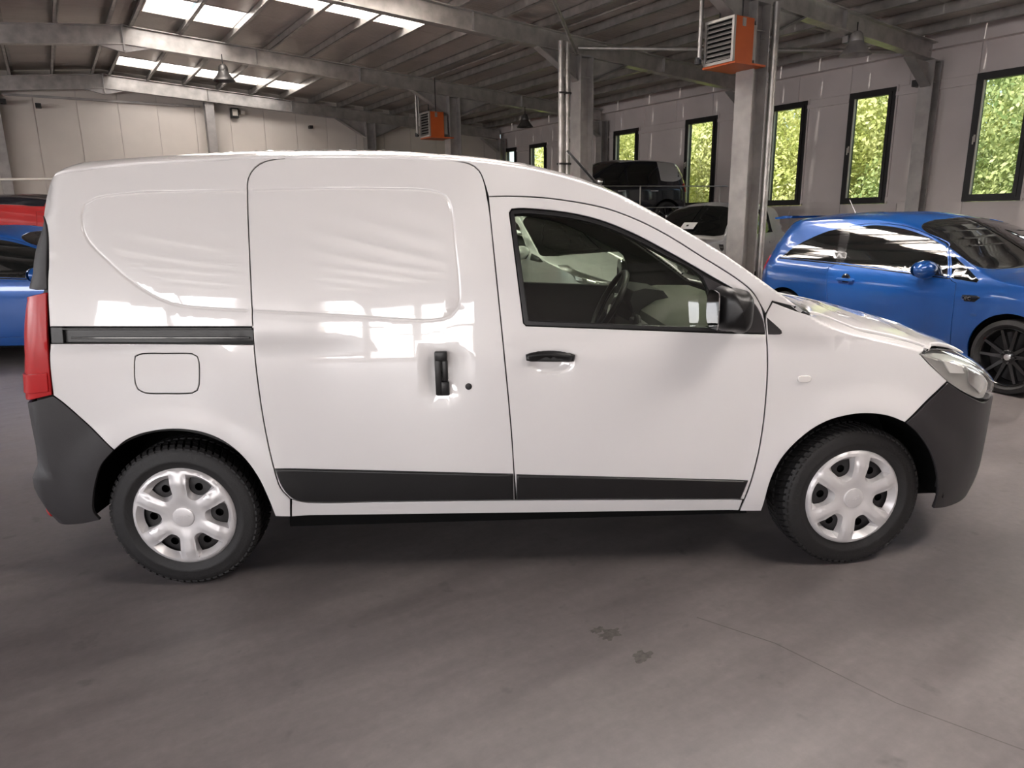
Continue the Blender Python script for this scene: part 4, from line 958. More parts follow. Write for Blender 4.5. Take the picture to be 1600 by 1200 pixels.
    for d_, kx, kz in prof:
        ring = []
        for t in np.linspace(0, 2 * math.pi, 29)[:-1]:
            cx, cz = math.cos(t), math.sin(t); p = .55
            X = 2.192 + .066 * kx * math.copysign(abs(cx) ** p, cx) + (.022 * (d_ / .13)); Z = 1.150 + .086 * kz * math.copysign(abs(cz) ** p, cz) - .012 * (cx > 0) * abs(cz)
            if cx < -.2: X = max(X, 2.133)
            ring.append((X, my + s_ * (.012 + d_ * 1.35), Z))
        rings.append(ring)
    n_ = 28
    mh.add([p for r_ in rings for p in r_], [(i * n_ + k, i * n_ + (k + 1) % n_, (i + 1) * n_ + (k + 1) % n_, (i + 1) * n_ + k) for i in range(len(rings) - 1) for k in range(n_)])
    mm = mh.build('mirror_housing', 'black_plastic', VO, smooth=True)
    g0, g1 = sorted((my + s_ * .035, my + s_ * .175))
    mg = MB().prism(smooth_poly([(g0 + .01, 1.078), (g1 - .03, 1.080), (g1, 1.11), (g1 - .002, 1.185), (g1 - .03, 1.218), (g0 + .01, 1.216), (g0, 1.20), (g0, 1.095)], .012, 60), 2.1285, 2.1325, 'x').build('mirror_glass', 'mirror_glass', mm)
    MB().box((2.175, min(my - s_ * .01, my + s_ * .06), 1.055), (2.27, max(my - s_ * .01, my + s_ * .06), 1.10), .012).build('mirror_arm', 'black_plastic', mm, smooth=True)
    # front wing
    fen = FOOT + [(2.378,1.068),(2.387,.989),(2.394,.883),(2.395,.777),(2.390,.614),(2.368,.443),(2.344,.322),(2.332,.262)] + ARCH_F + [(3.047,.727),(3.146,.823),(3.058,.896),(3.014,.939),(3.05,.953),(3.088,.951)] + HOOD_L[::-1][1:] + [(2.52,1.115)]
    wing = vp('front_wing', fen, side=sd, pts=RF)
    vp('corner_trim', [(2.381,1.100),(2.442,1.046),(2.445,1.034),(2.436,1.029),(2.388,1.030)], 'bumper_plastic', wing, side=sd, off=-.004, gap=.001, grid=.03)
    ind = [(2.517,.848),(2.520,.858),(2.53,.862),(2.56,.862),(2.57,.858),(2.573,.848),(2.57,.838),(2.56,.834),(2.53,.834),(2.52,.838)]
    vp('side_indicator', ind, 'white_lens', wing, side=sd, off=-.006, thick=.012, gap=.0, edge=.003, grid=.02)
    # lamps
    lamp = [(3.014,.941),(3.05,.957),(3.10,.958),(3.23,.934),(3.34,.903),(3.42,.862),(3.47,.80),(3.465,.735),(3.42,.708),(3.36,.717),(3.229,.773),(3.146,.823),(3.058,.898)]
    hl = vp('headlamp', lamp, 'lamp_silver', side=sd, off=.024, thick=.004, gap=.004, grid=.03)
    vp('lens', lamp, 'clear_lens', hl, side=sd, off=.001, thick=.004, gap=.004, grid=.04)
    vp('reflector', [(3.10,.93),(3.2,.915),(3.25,.84),(3.16,.85)], 'white_lens', hl, side=sd, off=.014, thick=.01, gap=.003, grid=.03)
    vp('inner_bezel', [(3.24,.90),(3.34,.86),(3.42,.77),(3.36,.74),(3.27,.80)], 'chrome', hl, side=sd, off=.016, thick=.01, gap=.003, grid=.03)
    lr = ends(VB, 1.248, .80, .04)
    tl = vp('tail_lamp', [(-.403,1.248),(-.412,1.094),(-.417,.996),(-.424,.852)] + [(x, z) for x, z in lr[::-1] if z < 1.24], 'red_lens', side=sd, off=-.004, gap=.002, grid=.03, raw=False)
    vp('lens_band', [(-.425,.945),(-.430,.865)] + [(x + .01, z) for x, z in lr[::-1] if .81 < z < .93], 'red_lens', tl, side=sd, off=-.010, gap=.003, grid=.03)
    pr = ends(VB, 1.565, 1.255, .04)
    vp('pillar_trim', [(-.515,1.572),(-.483,1.547),(-.418,1.512),(-.398,1.47),(-.395,1.381),(-.402,1.255)] + pr[::-1], 'bumper_plastic', side=sd, off=-.001, gap=.002, grid=.04)
# parts across the whole width
sill_o = [(.443,.300),(.454,.381),(.52,.360),(.829,.354),(1.379,.344),(2.338,.318),(2.33,.262)]
for sd in (-1, 1): vp('sill', sill_o, side=sd, off=.004, gap=.001, grid=.04)
roof_o = CREASE + TOP_LINE[:-1] + D_LINE[:9] + [(2.352,1.153),(2.3765,1.110),(2.4035,1.160)] + WS[::-1][1:-1] + ztline(VB, 1.885, -.47, 40) + ends(VB, 1.745, 1.672, .001, n=6)
roof = vp('roof', roof_o, center=True, gap=.0025)
ws_o = WS + ztline(VB, 2.625, 1.885, 24)[1:-1]
vp('windscreen', ws_o, 'van_glass', center=True, off=.004, thick=.001, gap=.002, grid=.10, edge=.0005)
hood_o = HOOD_L + [(3.13,.953),(3.23,.938),(3.34,.909),(3.43,.870),(3.52,.840)] + ztline(VB, 3.57, 2.66, 26) 
vp('bonnet', hood_o, center=True)
vp('cowl', [(2.54,1.119),(2.60,1.112),(2.625,1.118),(2.66,1.098),(2.60,1.095)], 'black_plastic', center=False, off=.0, gap=.0, grid=.03)
gr_o = [(3.42,.862),(3.475,.80),(3.475,.735)] + [(3.55,.70)] + ztline(VB, 3.640, 3.580, 8) + [(3.53,.832),(3.44,.862)]
vp('grille', gr_o, 'gloss_black', center=True, off=.01, gap=.002, grid=.03)
fb_o = ARCH_FB + [(3.30,.225),(3.42,.225),(3.55,.235)] + ends(VB, .25, .54, .0005, False, 14) + ztline(VB, 3.680, 3.645, 5) + [(3.55,.692),(3.46,.715),(3.40,.705),(3.349,.713),(3.229,.768),(3.146,.818),(3.047,.722)]
vp('front_bumper', fb_o, 'bumper_plastic', center=True, grid=.045)
rb_o = BUMP_R + ARCH_RB[1:] + [(-.42,.295),(-.55,.285)] + ends(VB, .285, .80, .0005, n=30) + [(-.60,.805)]
vp('rear_bumper', rb_o, 'bumper_plastic', center=True, grid=.045, step=.015)
rd_o = ends(VB, .81, 1.665, .0005, n=34) + ends(VB, 1.665, 1.59, .018, n=4) + ends(VB, 1.56, .81, .036, n=30)
vp('rear_door', rd_o, center=True, off=.002, grid=.06)
# licence lamp bar stub and low reflector at the tail
MB().box((-.735, -.45, .765), (-.69, .45, .80), .006).build('plate_light_bar', 'white_paint', VO)
vp('bumper_reflector', [(-.63,.335),(-.56,.312),(-.56,.330),(-.63,.352)], 'red_lens', side=-1, off=-.003, gap=.0, grid=.02)
# dark liner below the shut lines, open at the glazing
liner_top = ztline(VB, 1.73, -.33, 40)
xe = 3.55
full = side_outline(VB, .33, [(0, .305, .385), (2.81, .305, .395)])
lin = [(x, z) for x, z in full if not (1.73 < x < 2.62 and z > 1.05 and z > float(VB.zs(x)) )]
i0 = next(i for i, (x, z) in enumerate(lin) if z > 1.0 and x < 1.73 + .08 and x > 1.6) if False else None
top_part = ztline(VB, 3.58, 2.64, 24) + WS[::-1][1:-1] + ztline(VB, 1.875, -.47, 40)
bot = [p for p in full if p[1] <= .705 and p[0] < 3.64 and not (p[0] > 3.5 and p[1] > .5)]
rear_end = ends(VB, 1.73, .36, .0005, n=40)
front_end = ends(VB, .36, .50, .0005, False, 8)
bot = [p for p in bot if end_x(VB, p[1]) + .02 < p[0] < end_x(VB, p[1], False) - .02]
vp('inner_liner', bot + front_end + ztline(VB, 3.68, 3.60, 8) + top_part + rear_end, 'interior_dark', center=True, raw=True, holes=[smooth_poly(GLS, .03)], off=.030, thick=.012, gap=.0, grid=.09)
# underbody, wheel wells
MB().box((-.62, -.60, .30), (-.40, .60, .40)).box((.40, -.74, .21), (2.40, .74, .34)).box((3.2, -.60, .22), (3.40, .60, .40)).build('underbody', 'liner_black', VO)
for cx, cz in HUBS:
    for sd in (-1, 1):
        w_ = MB(); n_ = 26; pts_ = []
        for k in range(n_):
            t = -.02 + (math.pi + .04) * k / (n_ - 1)
            for yy in (.835, .40): pts_.append((cx + .405 * math.cos(t), sd * yy, cz + .405 * math.sin(t)))
        w_.add(pts_, [(2 * k, 2 * k + 1, 2 * k + 3, 2 * k + 2) for k in range(n_ - 1)])
        w_.add([(cx + .41 * math.cos(t), sd * .40, cz + .41 * math.sin(t)) for t in np.linspace(-.25, math.pi + .25, 29)], [tuple(range(29))])
        w_.build('wheel_well', 'liner_black', VO)
    MB().tube([(cx, -.66, cz), (cx, .66, cz)], .035, 8).build('axle', 'steel_dark', VO)
for i, (cx, cz) in enumerate(HUBS):
    for sd in (-1, 1):
        steel_wheel(van, cx, sd * .750, .3115, sd, rot=(2 if i == 0 else -7), brand='DACIA', tyre_text='HANKOOK' if sd < 0 and i == 1 else None, steer=math.radians(5) * i)
MB().tube([(.10, -.66, .64), (.10, -.66, .60)], .035, 10).build('bump_stop', 'steel_dark', VO)
# aerial
ant = MB().tube([(1.885, .03, 1.597), (1.845, .03, 1.640)], [.024, .015], 12).build('aerial_base', 'black_plastic', roof, smooth=True)
MB().tube([(1.865, .03, 1.62), (1.79, .03, 1.70), (1.685, .03, 1.812)], [.009, .007, .006], 8).build('aerial_rod', 'black_plastic', roof, smooth=True)
# cab interior
dash = MB().prism([(2.13, .55), (2.06, .72), (2.07, .90), (2.10, 1.00), (2.18, 1.05), (2.32, 1.075), (2.52, 1.07), (2.56, 1.04), (2.50, .55)], -.74, .74).build('dashboard', 'interior_grey', VO, smooth=True)
MB().prism([(2.07, .98), (2.045, 1.05), (2.06, 1.10), (2.12, 1.115), (2.22, 1.10), (2.26, 1.05), (2.16, .98)], .16, .56).build('instrument_hood', 'interior_dark', dash, smooth=True)
MB().box((2.03, -.14, .66), (2.08, .12, .97), .01).build('centre_console', 'interior_dark', dash, smooth=True)
for yy in (-.62, -.05, .60): MB().lathe([(0, 0), (.05, 0), (.055, .012), (.05, .02), (0, .02)], 20, 'z').build('air_vent', 'interior_dark', dash).matrix_local = Matrix.Translation((2.05, yy, .95)) @ Matrix.Rotation(math.radians(-90), 4, 'Y')
st = empty('steering_wheel', (1.965, .36, 1.02)); st.parent = VO; st.rotation_euler = (0, math.radians(-62), 0)
tor = MB(); 
tor.tube([(.185 * math.cos(t), .185 * math.sin(t), 0) for t in np.linspace(0, 2 * math.pi, 41)], .017, 10, caps=False).build('steering_rim', 'black_plastic', st, smooth=True)
MB().lathe([(0, .0), (.06, .002), (.075, -.02), (.06, -.05), (0, -.06)], 20, 'z').build('steering_hub', 'black_plastic', st, smooth=True)
for t in (math.radians(0), math.radians(180), math.radians(250)): MB().tube([(.05 * math.cos(t), .05 * math.sin(t), -.015), (.18 * math.cos(t), .18 * math.sin(t), 0)], [.022, .015], 8).build('steering_spoke', 'black_plastic', st, smooth=True)
MB().tube([(0, 0, -.04), (0, 0, -.30)], .045, 12).build('steering_column', 'interior_dark', st, smooth=True)
for yy in (.36, -.36):
    se = empty('seat', (1.12, yy, .45)); se.parent = VO
    MB().prism(smooth_poly([(-.05, .0), (.50, .02), (.53, .10), (.48, .17), (.0, .12), (-.08, .08)], .04, 60), -.23, .23).build('seat_cushion', 'interior_dark', se, smooth=True)
    MB().prism(smooth_poly([(-.12, .08), (.02, .10), (-.06, .45), (-.13, .66), (-.22, .66), (-.22, .40)], .04, 60), -.22, .22).build('seat_back', 'interior_dark', se, smooth=True)
    MB().box((-.25, -.12, .69), (-.15, .12, .86), .03).build('headrest', 'interior_dark', se, smooth=True)
MB().box((.98, -.66, .36), (1.0, .66, 1.62)).build('bulkhead', 'interior_dark', VO)
MB().box((.9, -.78, .34), (2.5, .78, .38)).build('cab_floor', 'liner_black', VO)
MB().box((1.88, -.12, 1.42), (1.91, .12, 1.48), .01).build('rear_view_mirror', 'interior_dark', VO, smooth=True)
# ---------------------------------------------------------------- the other vehicles
def start(name, label, cat, th, X, Y, z0=0., s=1.):
    c_ = empty(name, (X, Y, z0), math.radians(th)); c_.scale = (s, s, s); tag(c_, label, cat); return c_
def wells(c_, hubs, R, half):
    for cx, cz in hubs:
        for sd in (-1, 1):
            w_ = MB(); n_ = 20; P = []
            for k in range(n_):
                t = -.2 + (math.pi + .4) * k / (n_ - 1)
                for yy in (half - .05, half - .42): P.append((cx + R * math.cos(t), sd * yy, cz + R * math.sin(t)))
            w_.add(P, [(2 * k, 2 * k + 1, 2 * k + 3, 2 * k + 2) for k in range(n_ - 1)])
            w_.add([(cx + R * math.cos(t), sd * (half - .42), cz + R * math.sin(t)) for t in np.linspace(0, 2 * math.pi, 24)[:-1]], [tuple(range(23))])
            w_.build('wheel_well', 'liner_black', c_)
def shell(c_, B, paint, z0, hubs, R, half, holes=(), grid=.08, ws=None):
    """painted body with openings; ws: edge of the windscreen from roof to cowl"""
    top = None
    if ws:
        z = z0; xe = 0
        while True:
            x = end_x(B, z, False) - 1e-4
            if z > float(B.zt(x)): break
            xe = x; z += .02
        z = z0; x1 = 0
        while True:
            x = end_x(B, z) + 1e-4
            if z > float(B.zt(x)): break
            x1 = x; z += .02
        top = ztline(B, xe, ws[-1][0] + .003, 26) + [tuple(q) for q in smooth_poly(ws, .03, closed=False)][::-1] + ztline(B, ws[0][0] - .003, x1 + .002, 60)
    o = side_outline(B, z0, [(cx, cz, R) for cx, cz in hubs], top=top)
    b = panel('body', B, o, paint, c_, center=True, raw=True, holes=[smooth_poly(h, .04) for h in holes], grid=grid, gap=.0, thick=.02)
    panel('inner_liner', B, side_outline(B, z0 + .04, [(cx, cz, R + .02) for cx, cz in hubs]), 'liner_black', c_, center=True, raw=True, off=.03, gap=.0, grid=.2)
    wells(c_, hubs, R, half)
    x0, x1 = float(B.xr(.4)), float(B.xf(.4))
    m = MB(); m.box((hubs[0][0] + R, -half + .1, z0 - .02), (hubs[1][0] - R, half - .1, z0 + .1)); m.box((x0 + .2, -half + .25, z0), (hubs[0][0] - R, half - .25, z0 + .15)); m.box((hubs[1][0] + R, -half + .25, z0), (x1 - .2, half - .25, z0 + .15))
    m.build('underbody', 'liner_black', c_)
    return b
def door_mirror(parent, x, y, z, sd, m, s=1.):
    e = MB(); n = 22; rings = []
    for d_, k in ((0, .0), (.012, .7), (.04, .98), (.07, 1.), (.10, .85), (.125, .5), (.135, 0)):
        rings.append([(x + .055 * s + (d_ - .07) * 1.0 * s, y + sd * .10 * s + sd * .115 * s * k * math.cos(t), z + .075 * s * k * math.sin(t)) for t in np.linspace(0, 2 * math.pi, n + 1)[:-1]])
    e.add([p for r_ in rings for p in r_], [(i * n + k, i * n + (k + 1) % n, (i + 1) * n + (k + 1) % n, (i + 1) * n + k) for i in range(len(rings) - 1) for k in range(n)])
    o = e.build('mirror_housing', m, parent, smooth=True)
    MB().tube([(x + .06 * s, y - sd * .04, z - .07 * s), (x + .05 * s, y + sd * .05 * s, z - .045 * s)], .022 * s, 8).build('mirror_arm', 'gloss_black', o)
    MB().prism([(y + sd * .10 * s + sd * .10 * s * math.cos(t), z + .062 * s * math.sin(t)) for t in np.linspace(0, 2 * math.pi, 19)[:-1]], x - .013 * s, x - .009 * s, 'x').build('mirror_glass', 'mirror_glass', o)
    return o
def glassp(name, B, o, c_, sd, m='dark_glass', off=-.003, **k): return panel(name, B, o, m, c_, side=sd, off=off, thick=.012, gap=.0, grid=k.pop('grid', .07), edge=.002, **k)
# --- three-door hatchback
HATCH = Body(**HATCH_TABLES)
def hatchback(name, label, th, X, Y, paint, badge=None):
    B = HATCH; c_ = start(name, label, 'car', th, X, Y); hubs = ((0, .315), (2.511, .315))
    door = [(.63,1.345),(.70,.985),(.575,.930),(.60,.70),(.64,.45),(.68,.315),(2.0,.315),(2.006,.44),(2.012,.723),(2.0,.878),(1.93,.912),(1.80,1.172),(1.69,1.235),(1.506,1.297),(1.36,1.335),(1.209,1.36),(.908,1.378)]
    K = lambda x, k: (x, float(B.zs(x)) + k * (float(B.zt(x)) - float(B.zs(x))) - 1e-6)
    wse = [K(1.36, 1), K(1.39, .5)] + [K(x, .13) for x in (1.48, 1.65, 1.85, 2.05)] + [K(2.14, .35), K(2.20, .7), K(2.235, 1)]
    shell(c_, B, paint, .22, hubs, .355, .86, [door], ws=wse)
    for sd in (-1, 1):
        d = panel('door', B, door, paint, c_, side=sd, gap=.003)
        glassp('door_window', B, [(.655,1.322),(.73,.982),(.811,.975),(1.90,.922),(1.80,1.145),(1.763,1.180),(1.506,1.272),(1.209,1.335),(.908,1.354)], d, sd)
        glassp('window_trim', B, [(-.17,.992),(.64,.972),(1.93,.914),(1.93,.905),(.64,.960),(-.17,.980)], c_, sd, 'gloss_black', off=-.005)
        glassp('quarter_window', B, [(-.154,.995),(-.011,1.108),(.123,1.185),(.374,1.287),(.56,1.325),(.64,.978)], c_, sd)
        glassp('corner_window', B, [(1.845,1.128),(1.994,1.037),(2.185,.918),(2.175,.896),(1.945,.914)], c_, sd)
        glassp('b_pillar_trim', B, [(.545,1.326),(.665,1.326),(.74,.98),(.635,.98)], c_, sd, 'gloss_black', off=-.0045)
        y_ = lambda x, z, o_=0.: sd * (float(B.W(x, z)) + o_)
        hd = MB().box((.74, min(y_(.83, .82, -.01), y_(.83, .82, .035)), .805), (.94, max(y_(.83, .82, -.01), y_(.83, .82, .035)), .835), .010).build('door_handle', paint, d, smooth=True)
        MB().lathe([(0, 0), (.045, 0), (.06, .006)], 20).build('handle_cup', 'black_paint', d).location = (.83, y_(.83, .82, .002), .82)
        door_mirror(c_, 1.66, y_(1.75, .97, -.05), .975, sd, paint, 1.12)
        glassp('side_indicator', B, [(2.16,.625),(2.17,.637),(2.22,.637),(2.23,.625),(2.22,.612),(2.17,.612)], c_, sd, 'clear_lens', grid=.03)
        if badge:
            bp = glassp('fender_badge', B, [(2.071,.784),(2.20,.790),(2.234,.775),(2.19,.735),(2.10,.733)], c_, sd, 'gloss_black', grid=.03)
            if sd < 0:
                me = text_mesh(badge, .042, .001); me.materials.append(M['chrome']); t = bpy.data.objects.new('lettering', me); COL.objects.link(t); t.parent = bp; t.location = (2.118, y_(2.12, .76, .010), .760); t.rotation_euler = (math.pi / 2, 0, 0)
        lampo = [(2.62,.86),(2.8,.845),(3.0,.80),(3.14,.70),(3.10,.62),(2.92,.66),(2.74,.74)]
        hl_ = glassp('headlamp', B, lampo, c_, sd, 'lamp_silver', off=-.001); glassp('lens', B, lampo, hl_, sd, 'clear_lens', off=-.006)
        glassp('tail_lamp', B, [(-.40,.97),(-.47,1.02),(-.60,1.02),(-.665,.90),(-.672,.76),(-.56,.77),(-.44,.85)], c_, sd, 'red_lens')
        for i, (hx, hz) in enumerate(hubs): alloy_wheel(c_, hx, sd * .76, hz, sd, .315, .238, .2, 10)
    panel('windscreen', B, wse + ztline(B, 2.235, 1.36, 24)[1:-1], 'dark_glass', c_, center=True, off=.002, thick=.008, gap=-.004, grid=.06)
    panel('rear_window', B, [(-.44,1.395),(-.50,1.25),(-.58,1.06),(-.60,1.02)] + ends(B, 1.02, 1.40, .002, n=10), 'dark_glass', c_, center=True, off=-.003, thick=.012, gap=.0, grid=.08)
    MB().prism([(-.56,1.415),(-.30,1.425),(-.28,1.448),(-.42,1.452),(-.57,1.432)], -.55, .55).build('roof_spoiler', paint, c_, smooth=True)
    MB().tube([(.10, 0, 1.47), (.0, 0, 1.62)], [.006, .004], 6).build('aerial', 'gloss_black', c_)
    return c_
hatchback('hatchback', 'bright blue three-door hatchback with black wheels parked right of the van', -69.6, 5.44, 4.55, 'blue_paint', 'OPC')
hatchback('hatchback', 'blue car whose side shows behind the van tail at the left edge', -2, -5.05, 4.85, 'blue_paint')
# --- silver people carrier seen through the cab windows
B = MPV = Body(**MPV_TABLES)
c_ = start('people_carrier', 'pale silver people carrier seen through the cab windows of the van', 'car', -66.4, 1.76, 7.97); hubs = ((0, .32), (2.648, .32))
mdoor = [(1.05,1.40),(1.12,.32),(2.25,.32),(2.30,.60),(2.28,.90),(2.20,1.02),(1.75,1.30),(1.5,1.43),(1.3,1.455)]
K = lambda x, k: (x, float(B.zs(x)) + k * (float(B.zt(x)) - float(B.zs(x))) - 1e-6)
wse = [K(1.5, 1), K(1.53, .5)] + [K(x, 0.15) for x in (1.662, 1.871, 2.08, 2.289, 2.474)] + [K(2.625, .6), K(2.66, 1)]
shell(c_, B, 'pale_silver_paint', .24, hubs, .365, .905, [mdoor], ws=wse)
for sd in (-1, 1):
    d = panel('front_door', B, mdoor, 'pale_silver_paint', c_, side=sd)
    glassp('door_window', B, [(1.10,1.40),(1.12,.96),(2.12,.945),(2.16,1.0),(1.72,1.285),(1.5,1.395),(1.3,1.425)], d, sd)
    glassp('rear_door_window', B, [(.10,1.42),(.13,.985),(1.04,.962),(1.02,1.43),(.6,1.45)], c_, sd)
    glassp('quarter_window', B, [(-.50,1.15),(-.35,1.33),(-.05,1.41),(.04,1.41),(.06,.99),(-.3,1.02)], c_, sd)
    glassp('corner_window', B, [(2.22,1.025),(2.46,.985),(2.60,.935),(2.50,.925),(2.24,.94)], c_, sd, off=-.002)
    y_ = lambda x, z, o_=0.: sd * (float(B.W(x, z)) + o_)
    door_mirror(c_, 2.02, y_(2.1, 1.0, -.04), 1.03, sd, 'pale_silver_paint', 1.2)
    for hx in (1.18, .12): MB().box((hx, min(y_(1.25, .9, -.01), y_(1.25, .9, .03)), .885), (hx + .2, max(y_(1.25, .9, -.01), y_(1.25, .9, .03)), .915), .01).build('door_handle', 'pale_silver_paint', c_, smooth=True)
    lo = [(2.900,.908),(3.005,.902),(3.286,.797),(3.43,.712),(3.425,.675),(3.392,.682),(3.225,.722),(3.150,.812)]
    hl_ = glassp('headlamp', B, lo, c_, sd, 'lamp_metal', off=-.001, grid=.04); glassp('lens', B, lo, hl_, sd, 'clear_lens', off=-.010, grid=.04)
    for q in ([(3.19,.80),(3.26,.775),(3.27,.735),(3.20,.748)], [(3.30,.76),(3.36,.73),(3.36,.70),(3.30,.718)]): glassp('lamp_unit', B, q, hl_, sd, 'chrome', off=-.006, grid=.03)
    glassp('tail_lamp', B, [(-.45,1.02),(-.55,1.22),(-.70,1.2),(-.78,.95),(-.6,.92)], c_, sd, 'red_lens')
    for hx, hz in hubs: alloy_wheel(c_, hx, sd * .80, hz, sd, .32, .22, .21, 10, 'hubcap_silver')
panel('windscreen', B, wse + ztline(B, 2.66, 1.5, 24)[1:-1], 'dark_glass', c_, center=True, off=.002, thick=.008, gap=-.004, grid=.06)
panel('grille', B, [(3.44,.66),(3.47,.62),(3.49,.5),(3.47,.4)] + ends(B, .38, .55, .001, False, 6) + ztline(B, 3.545, 3.50, 4), 'gloss_black', c_, center=True, off=-.004, thick=.012, gap=.0, grid=.05)
# --- silver pickup
B = Body(**PICKUP_TABLES)
c_ = start('pickup_truck', 'silver pickup truck facing left behind the thick steel column', 'pickup', 222, 6.55, 10.83, 0, .94); hubs = ((0, .38), (3.22, .38))
fdoor = [(1.32,1.66),(1.36,.50),(2.45,.50),(2.52,.75),(2.50,1.05),(2.28,1.20),(2.05,1.42),(1.80,1.60),(1.6,1.655)]
rdoor = [(.42,1.64),(.45,.85),(.62,.55),(1.33,.50),(1.29,1.66),(.8,1.675)]
K = lambda x, k: (x, float(B.zs(x)) + k * (float(B.zt(x)) - float(B.zs(x))) - 1e-6)
wse = [K(1.7, 1), K(1.73, .5)] + [K(x, 0.15) for x in (1.812, 1.956, 2.1, 2.244, 2.372)] + [K(2.465, .6), K(2.5, 1)]
shell(c_, B, 'silver_paint', .44, hubs, .44, .905, [fdoor, rdoor], ws=wse)
for sd in (-1, 1):
    d = panel('front_door', B, fdoor, 'silver_paint', c_, side=sd); d2 = panel('rear_door', B, rdoor, 'silver_paint', c_, side=sd)
    glassp('door_window', B, [(1.37,1.625),(1.38,1.16),(2.25,1.14),(2.24,1.19),(2.02,1.40),(1.77,1.565),(1.58,1.625)], d, sd)
    glassp('rear_door_window', B, [(.44,1.60),(.46,1.19),(1.27,1.165),(1.25,1.635),(.8,1.645)], d2, sd)
    y_ = lambda x, z, o_=0.: sd * (float(B.W(x, z)) + o_)
    door_mirror(c_, 2.0, y_(2.1, 1.2, -.02), 1.24, sd, 'chrome', 1.5)
    vt = glassp('fender_vent', B, [(2.50,1.02),(2.66,1.03),(2.62,.94),(2.55,.90),(2.49,.93)], c_, sd, 'gloss_black', grid=.04)
    glassp('vent_bar', B, [(2.53,.98),(2.62,.985),(2.615,.965),(2.53,.96)], vt, sd, 'chrome', off=-.008, grid=.03)
    glassp('headlamp', B, [(3.45,1.02),(3.75,.99),(3.95,.86),(3.93,.76),(3.75,.80),(3.5,.90)], c_, sd, 'lamp_silver')
    glassp('tail_lamp', B, [(-1.09,1.02),(-1.0,1.02),(-1.0,.72),(-1.10,.72)], c_, sd, 'red_lens')
    for hx in (1.42, .52): MB().box((hx, min(y_(1.4, .98, -.01), y_(1.4, .98, .03)), .99), (hx + .2, max(y_(1.4, .98, -.01), y_(1.4, .98, .03)), 1.02), .01).build('door_handle', 'silver_paint', c_, smooth=True)
    for hx, hz in hubs: alloy_wheel(c_, hx, sd * .79, hz, sd, .38, .24, .25, 10, 'hubcap_silver')
panel('windscreen', B, wse + ztline(B, 2.5, 1.7, 24)[1:-1], 'dark_glass', c_, center=True, off=.002, thick=.008, gap=-.004, grid=.06)
panel('grille', B, [(3.97,.82),(4.02,.74),(4.05,.60)] + ends(B, .58, .60, .001, False, 3) + ztline(B, 4.075, 3.985, 8), 'gloss_black', c_, center=True, off=-.004, thick=.012, gap=.0, grid=.05)
ps = MB().box((-.002, -.15, -.10), (.002, .15, .10)).build('price_sheet', 'paper', c_); ps.matrix_local = Matrix.Translation((2.285, .02, 1.352)) @ Matrix.Rotation(math.radians(-53), 4, 'Y')
MB().box((.0022, -.05, -.02), (.003, .0, .03)).build('printed_square', 'steel_dark', ps)
# --- black small SUV on a raised platform
B = Body(**SUV_TABLES); PZ = 1.10
c_ = start('compact_suv', 'black compact car with silver rear pillar standing on the raised platform', 'car', 200, 5.0, 13.13, PZ); hubs = ((0, .33), (2.6, .33))
fdoor = [(.98,1.46),(1.02,.42),(2.02,.42),(2.08,.70),(2.05,.93),(1.90,1.02),(1.55,1.28),(1.3,1.41),(1.12,1.455)]
K = lambda x, k: (x, float(B.zs(x)) + k * (float(B.zt(x)) - float(B.zs(x))) - 1e-6)
wse = [K(1.25, 1), K(1.28, .5)] + [K(x, 0.15) for x in (1.379, 1.544, 1.71, 1.876, 2.023)] + [K(2.135, .6), K(2.17, 1)]
shell(c_, B, 'black_paint', .28, hubs, .375, .88, [fdoor], ws=wse)
for sd in (-1, 1):
    d = panel('front_door', B, fdoor, 'black_paint', c_, side=sd)
    glassp('door_window', B, [(1.03,1.435),(1.04,1.0),(1.86,.99),(1.82,1.06),(1.50,1.27),(1.27,1.385),(1.12,1.43)], d, sd)
    glassp('rear_door_window', B, [(.20,1.44),(.22,1.02),(.98,1.0),(.96,1.44)], c_, sd)
    glassp('rear_pillar', B, [(.16,1.50),(-.45,1.44),(-.56,1.36),(-.50,1.20),(-.27,1.09),(.02,1.08),(.14,1.10)], c_, sd, 'grey_roof_paint', off=-.004)
    glassp('rear_light', B, [(-.42,1.02),(-.50,1.05),(-.68,1.0),(-.70,.86),(-.50,.86)], c_, sd, 'red_lens')
    y_ = lambda x, z, o_=0.: sd * (float(B.W(x, z)) + o_)
    door_mirror(c_, 1.70, y_(1.75, 1.0, -.04), 1.06, sd, 'chrome', 1.15)
    for hx in (1.08, .26): MB().box((hx, min(y_(1.1, .88, -.01), y_(1.1, .88, .03)), .86), (hx + .2, max(y_(1.1, .88, -.01), y_(1.1, .88, .03)), .89), .01).build('door_handle', 'chrome', c_, smooth=True)
    for hx, hz in hubs: alloy_wheel(c_, hx, sd * .77, hz, sd, .33, .22, .21, 10, 'gloss_black')
panel('roof_skin', B, [(1.10,1.475),(.6,1.515),(.1,1.515),(-.40,1.46)] + ztline(B, -.42, 1.15, 20), 'grey_roof_paint', c_, center=True, off=-.004, thick=.012, gap=.0, grid=.1)
panel('windscreen', B, wse + ztline(B, 2.17, 1.25, 24)[1:-1], 'dark_glass', c_, center=True, off=.002, thick=.008, gap=-.004, grid=.06)
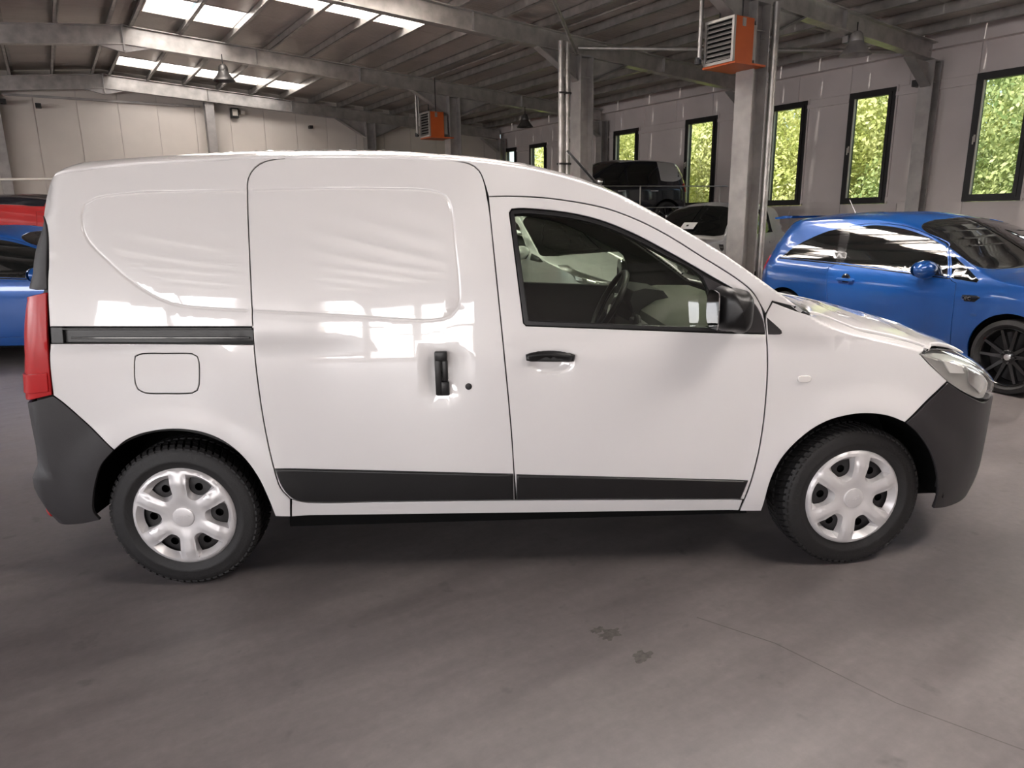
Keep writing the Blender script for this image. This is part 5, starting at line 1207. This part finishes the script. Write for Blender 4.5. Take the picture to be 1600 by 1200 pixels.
# platform under it
pf = empty('car_platform', (5.0, 13.13, 0), math.radians(200)); tag(pf, 'raised steel platform carrying the black car', 'platform')
for sy in (-.78, .78): MB().box((-1.0, sy - .30, PZ - .14), (3.6, sy + .30, PZ - .002)).build('runway', 'galvanised_dull', pf)
for x_ in (-.85, 3.45):
    MB().box((x_ - .08, -1.25, PZ - .30), (x_ + .08, 1.25, PZ - .14)).build('crossbeam', 'galvanised_dull', pf)
    for sy in (-1.2, 1.2): MB().box((x_ - .07, sy - .07, 0), (x_ + .07, sy + .07, PZ - .14)).build('post', 'galvanised_dull', pf)
gr = empty('guard_rail', (5.0, 13.13, PZ - .3), math.radians(200)); tag(gr, 'thin wire guard rail with slim posts in front of the black car', 'railing')
for x_ in (-1.1, .95, 3.0): MB().tube([(x_, 1.27, .0), (x_, 1.27, .31 + .96)], .014, 8).build('rail_post', 'galvanised', gr)
for z_ in (1.26, .82): MB().tube([(-1.3, 1.27, z_), (3.6, 1.27, z_)], .011, 8).build('rail_wire', 'galvanised', gr)
# --- red van at the left edge
B = Body(**VAN_TABLES)
c_ = start('delivery_van', 'red van with black roof standing behind the blue car at the left edge', 'van', 0, -6.3, 7.4, 0, 1.06)
hubs = HUBS
sl = [(1.30,1.56),(1.36,.35),(2.34,.33),(2.39,.7),(2.38,1.03),(2.12,1.33),(1.86,1.48)]
shell(c_, B, 'red_paint', .30, hubs, .40, .86, [sl])
panel('roof_skin', B, [(x, z - .08) for x, z in CREASE + TOP_LINE[:-3]] + [(1.4,1.62)] + ztline(B, 1.45, -.35, 30), 'black_paint', c_, center=True, off=-.006, thick=.012, gap=.0, grid=.12)
for sd in (-1, 1):
    d = panel('front_door', B, sl, 'red_paint', c_, side=sd)
    glassp('door_window', B, [(1.39,1.50),(1.44,1.10),(2.17,1.06),(2.10,1.27),(1.85,1.41),(1.6,1.49)], d, sd)
    for hx, hz in hubs: alloy_wheel(c_, hx, sd * .76, .311, sd, .311, .2, .19, 8, 'hubcap_silver')
panel('windscreen', B, WS + ztline(B, 2.625, 1.885, 24)[1:-1], 'dark_glass', c_, center=True, off=-.004, thick=.012, gap=.0, grid=.1)
yv = -.86
for nm, x_, m_ in (('paper_sheet', .42, 'paper'), ('blue_sheet', .05, 'blue_sheet')):
    if m_ not in M: mat(m_, (.10, .28, .50), .6)
    MB().box((x_ - .09, -.80, 1.42), (x_ + .09, -.79, 1.56)).build(nm, m_, c_)
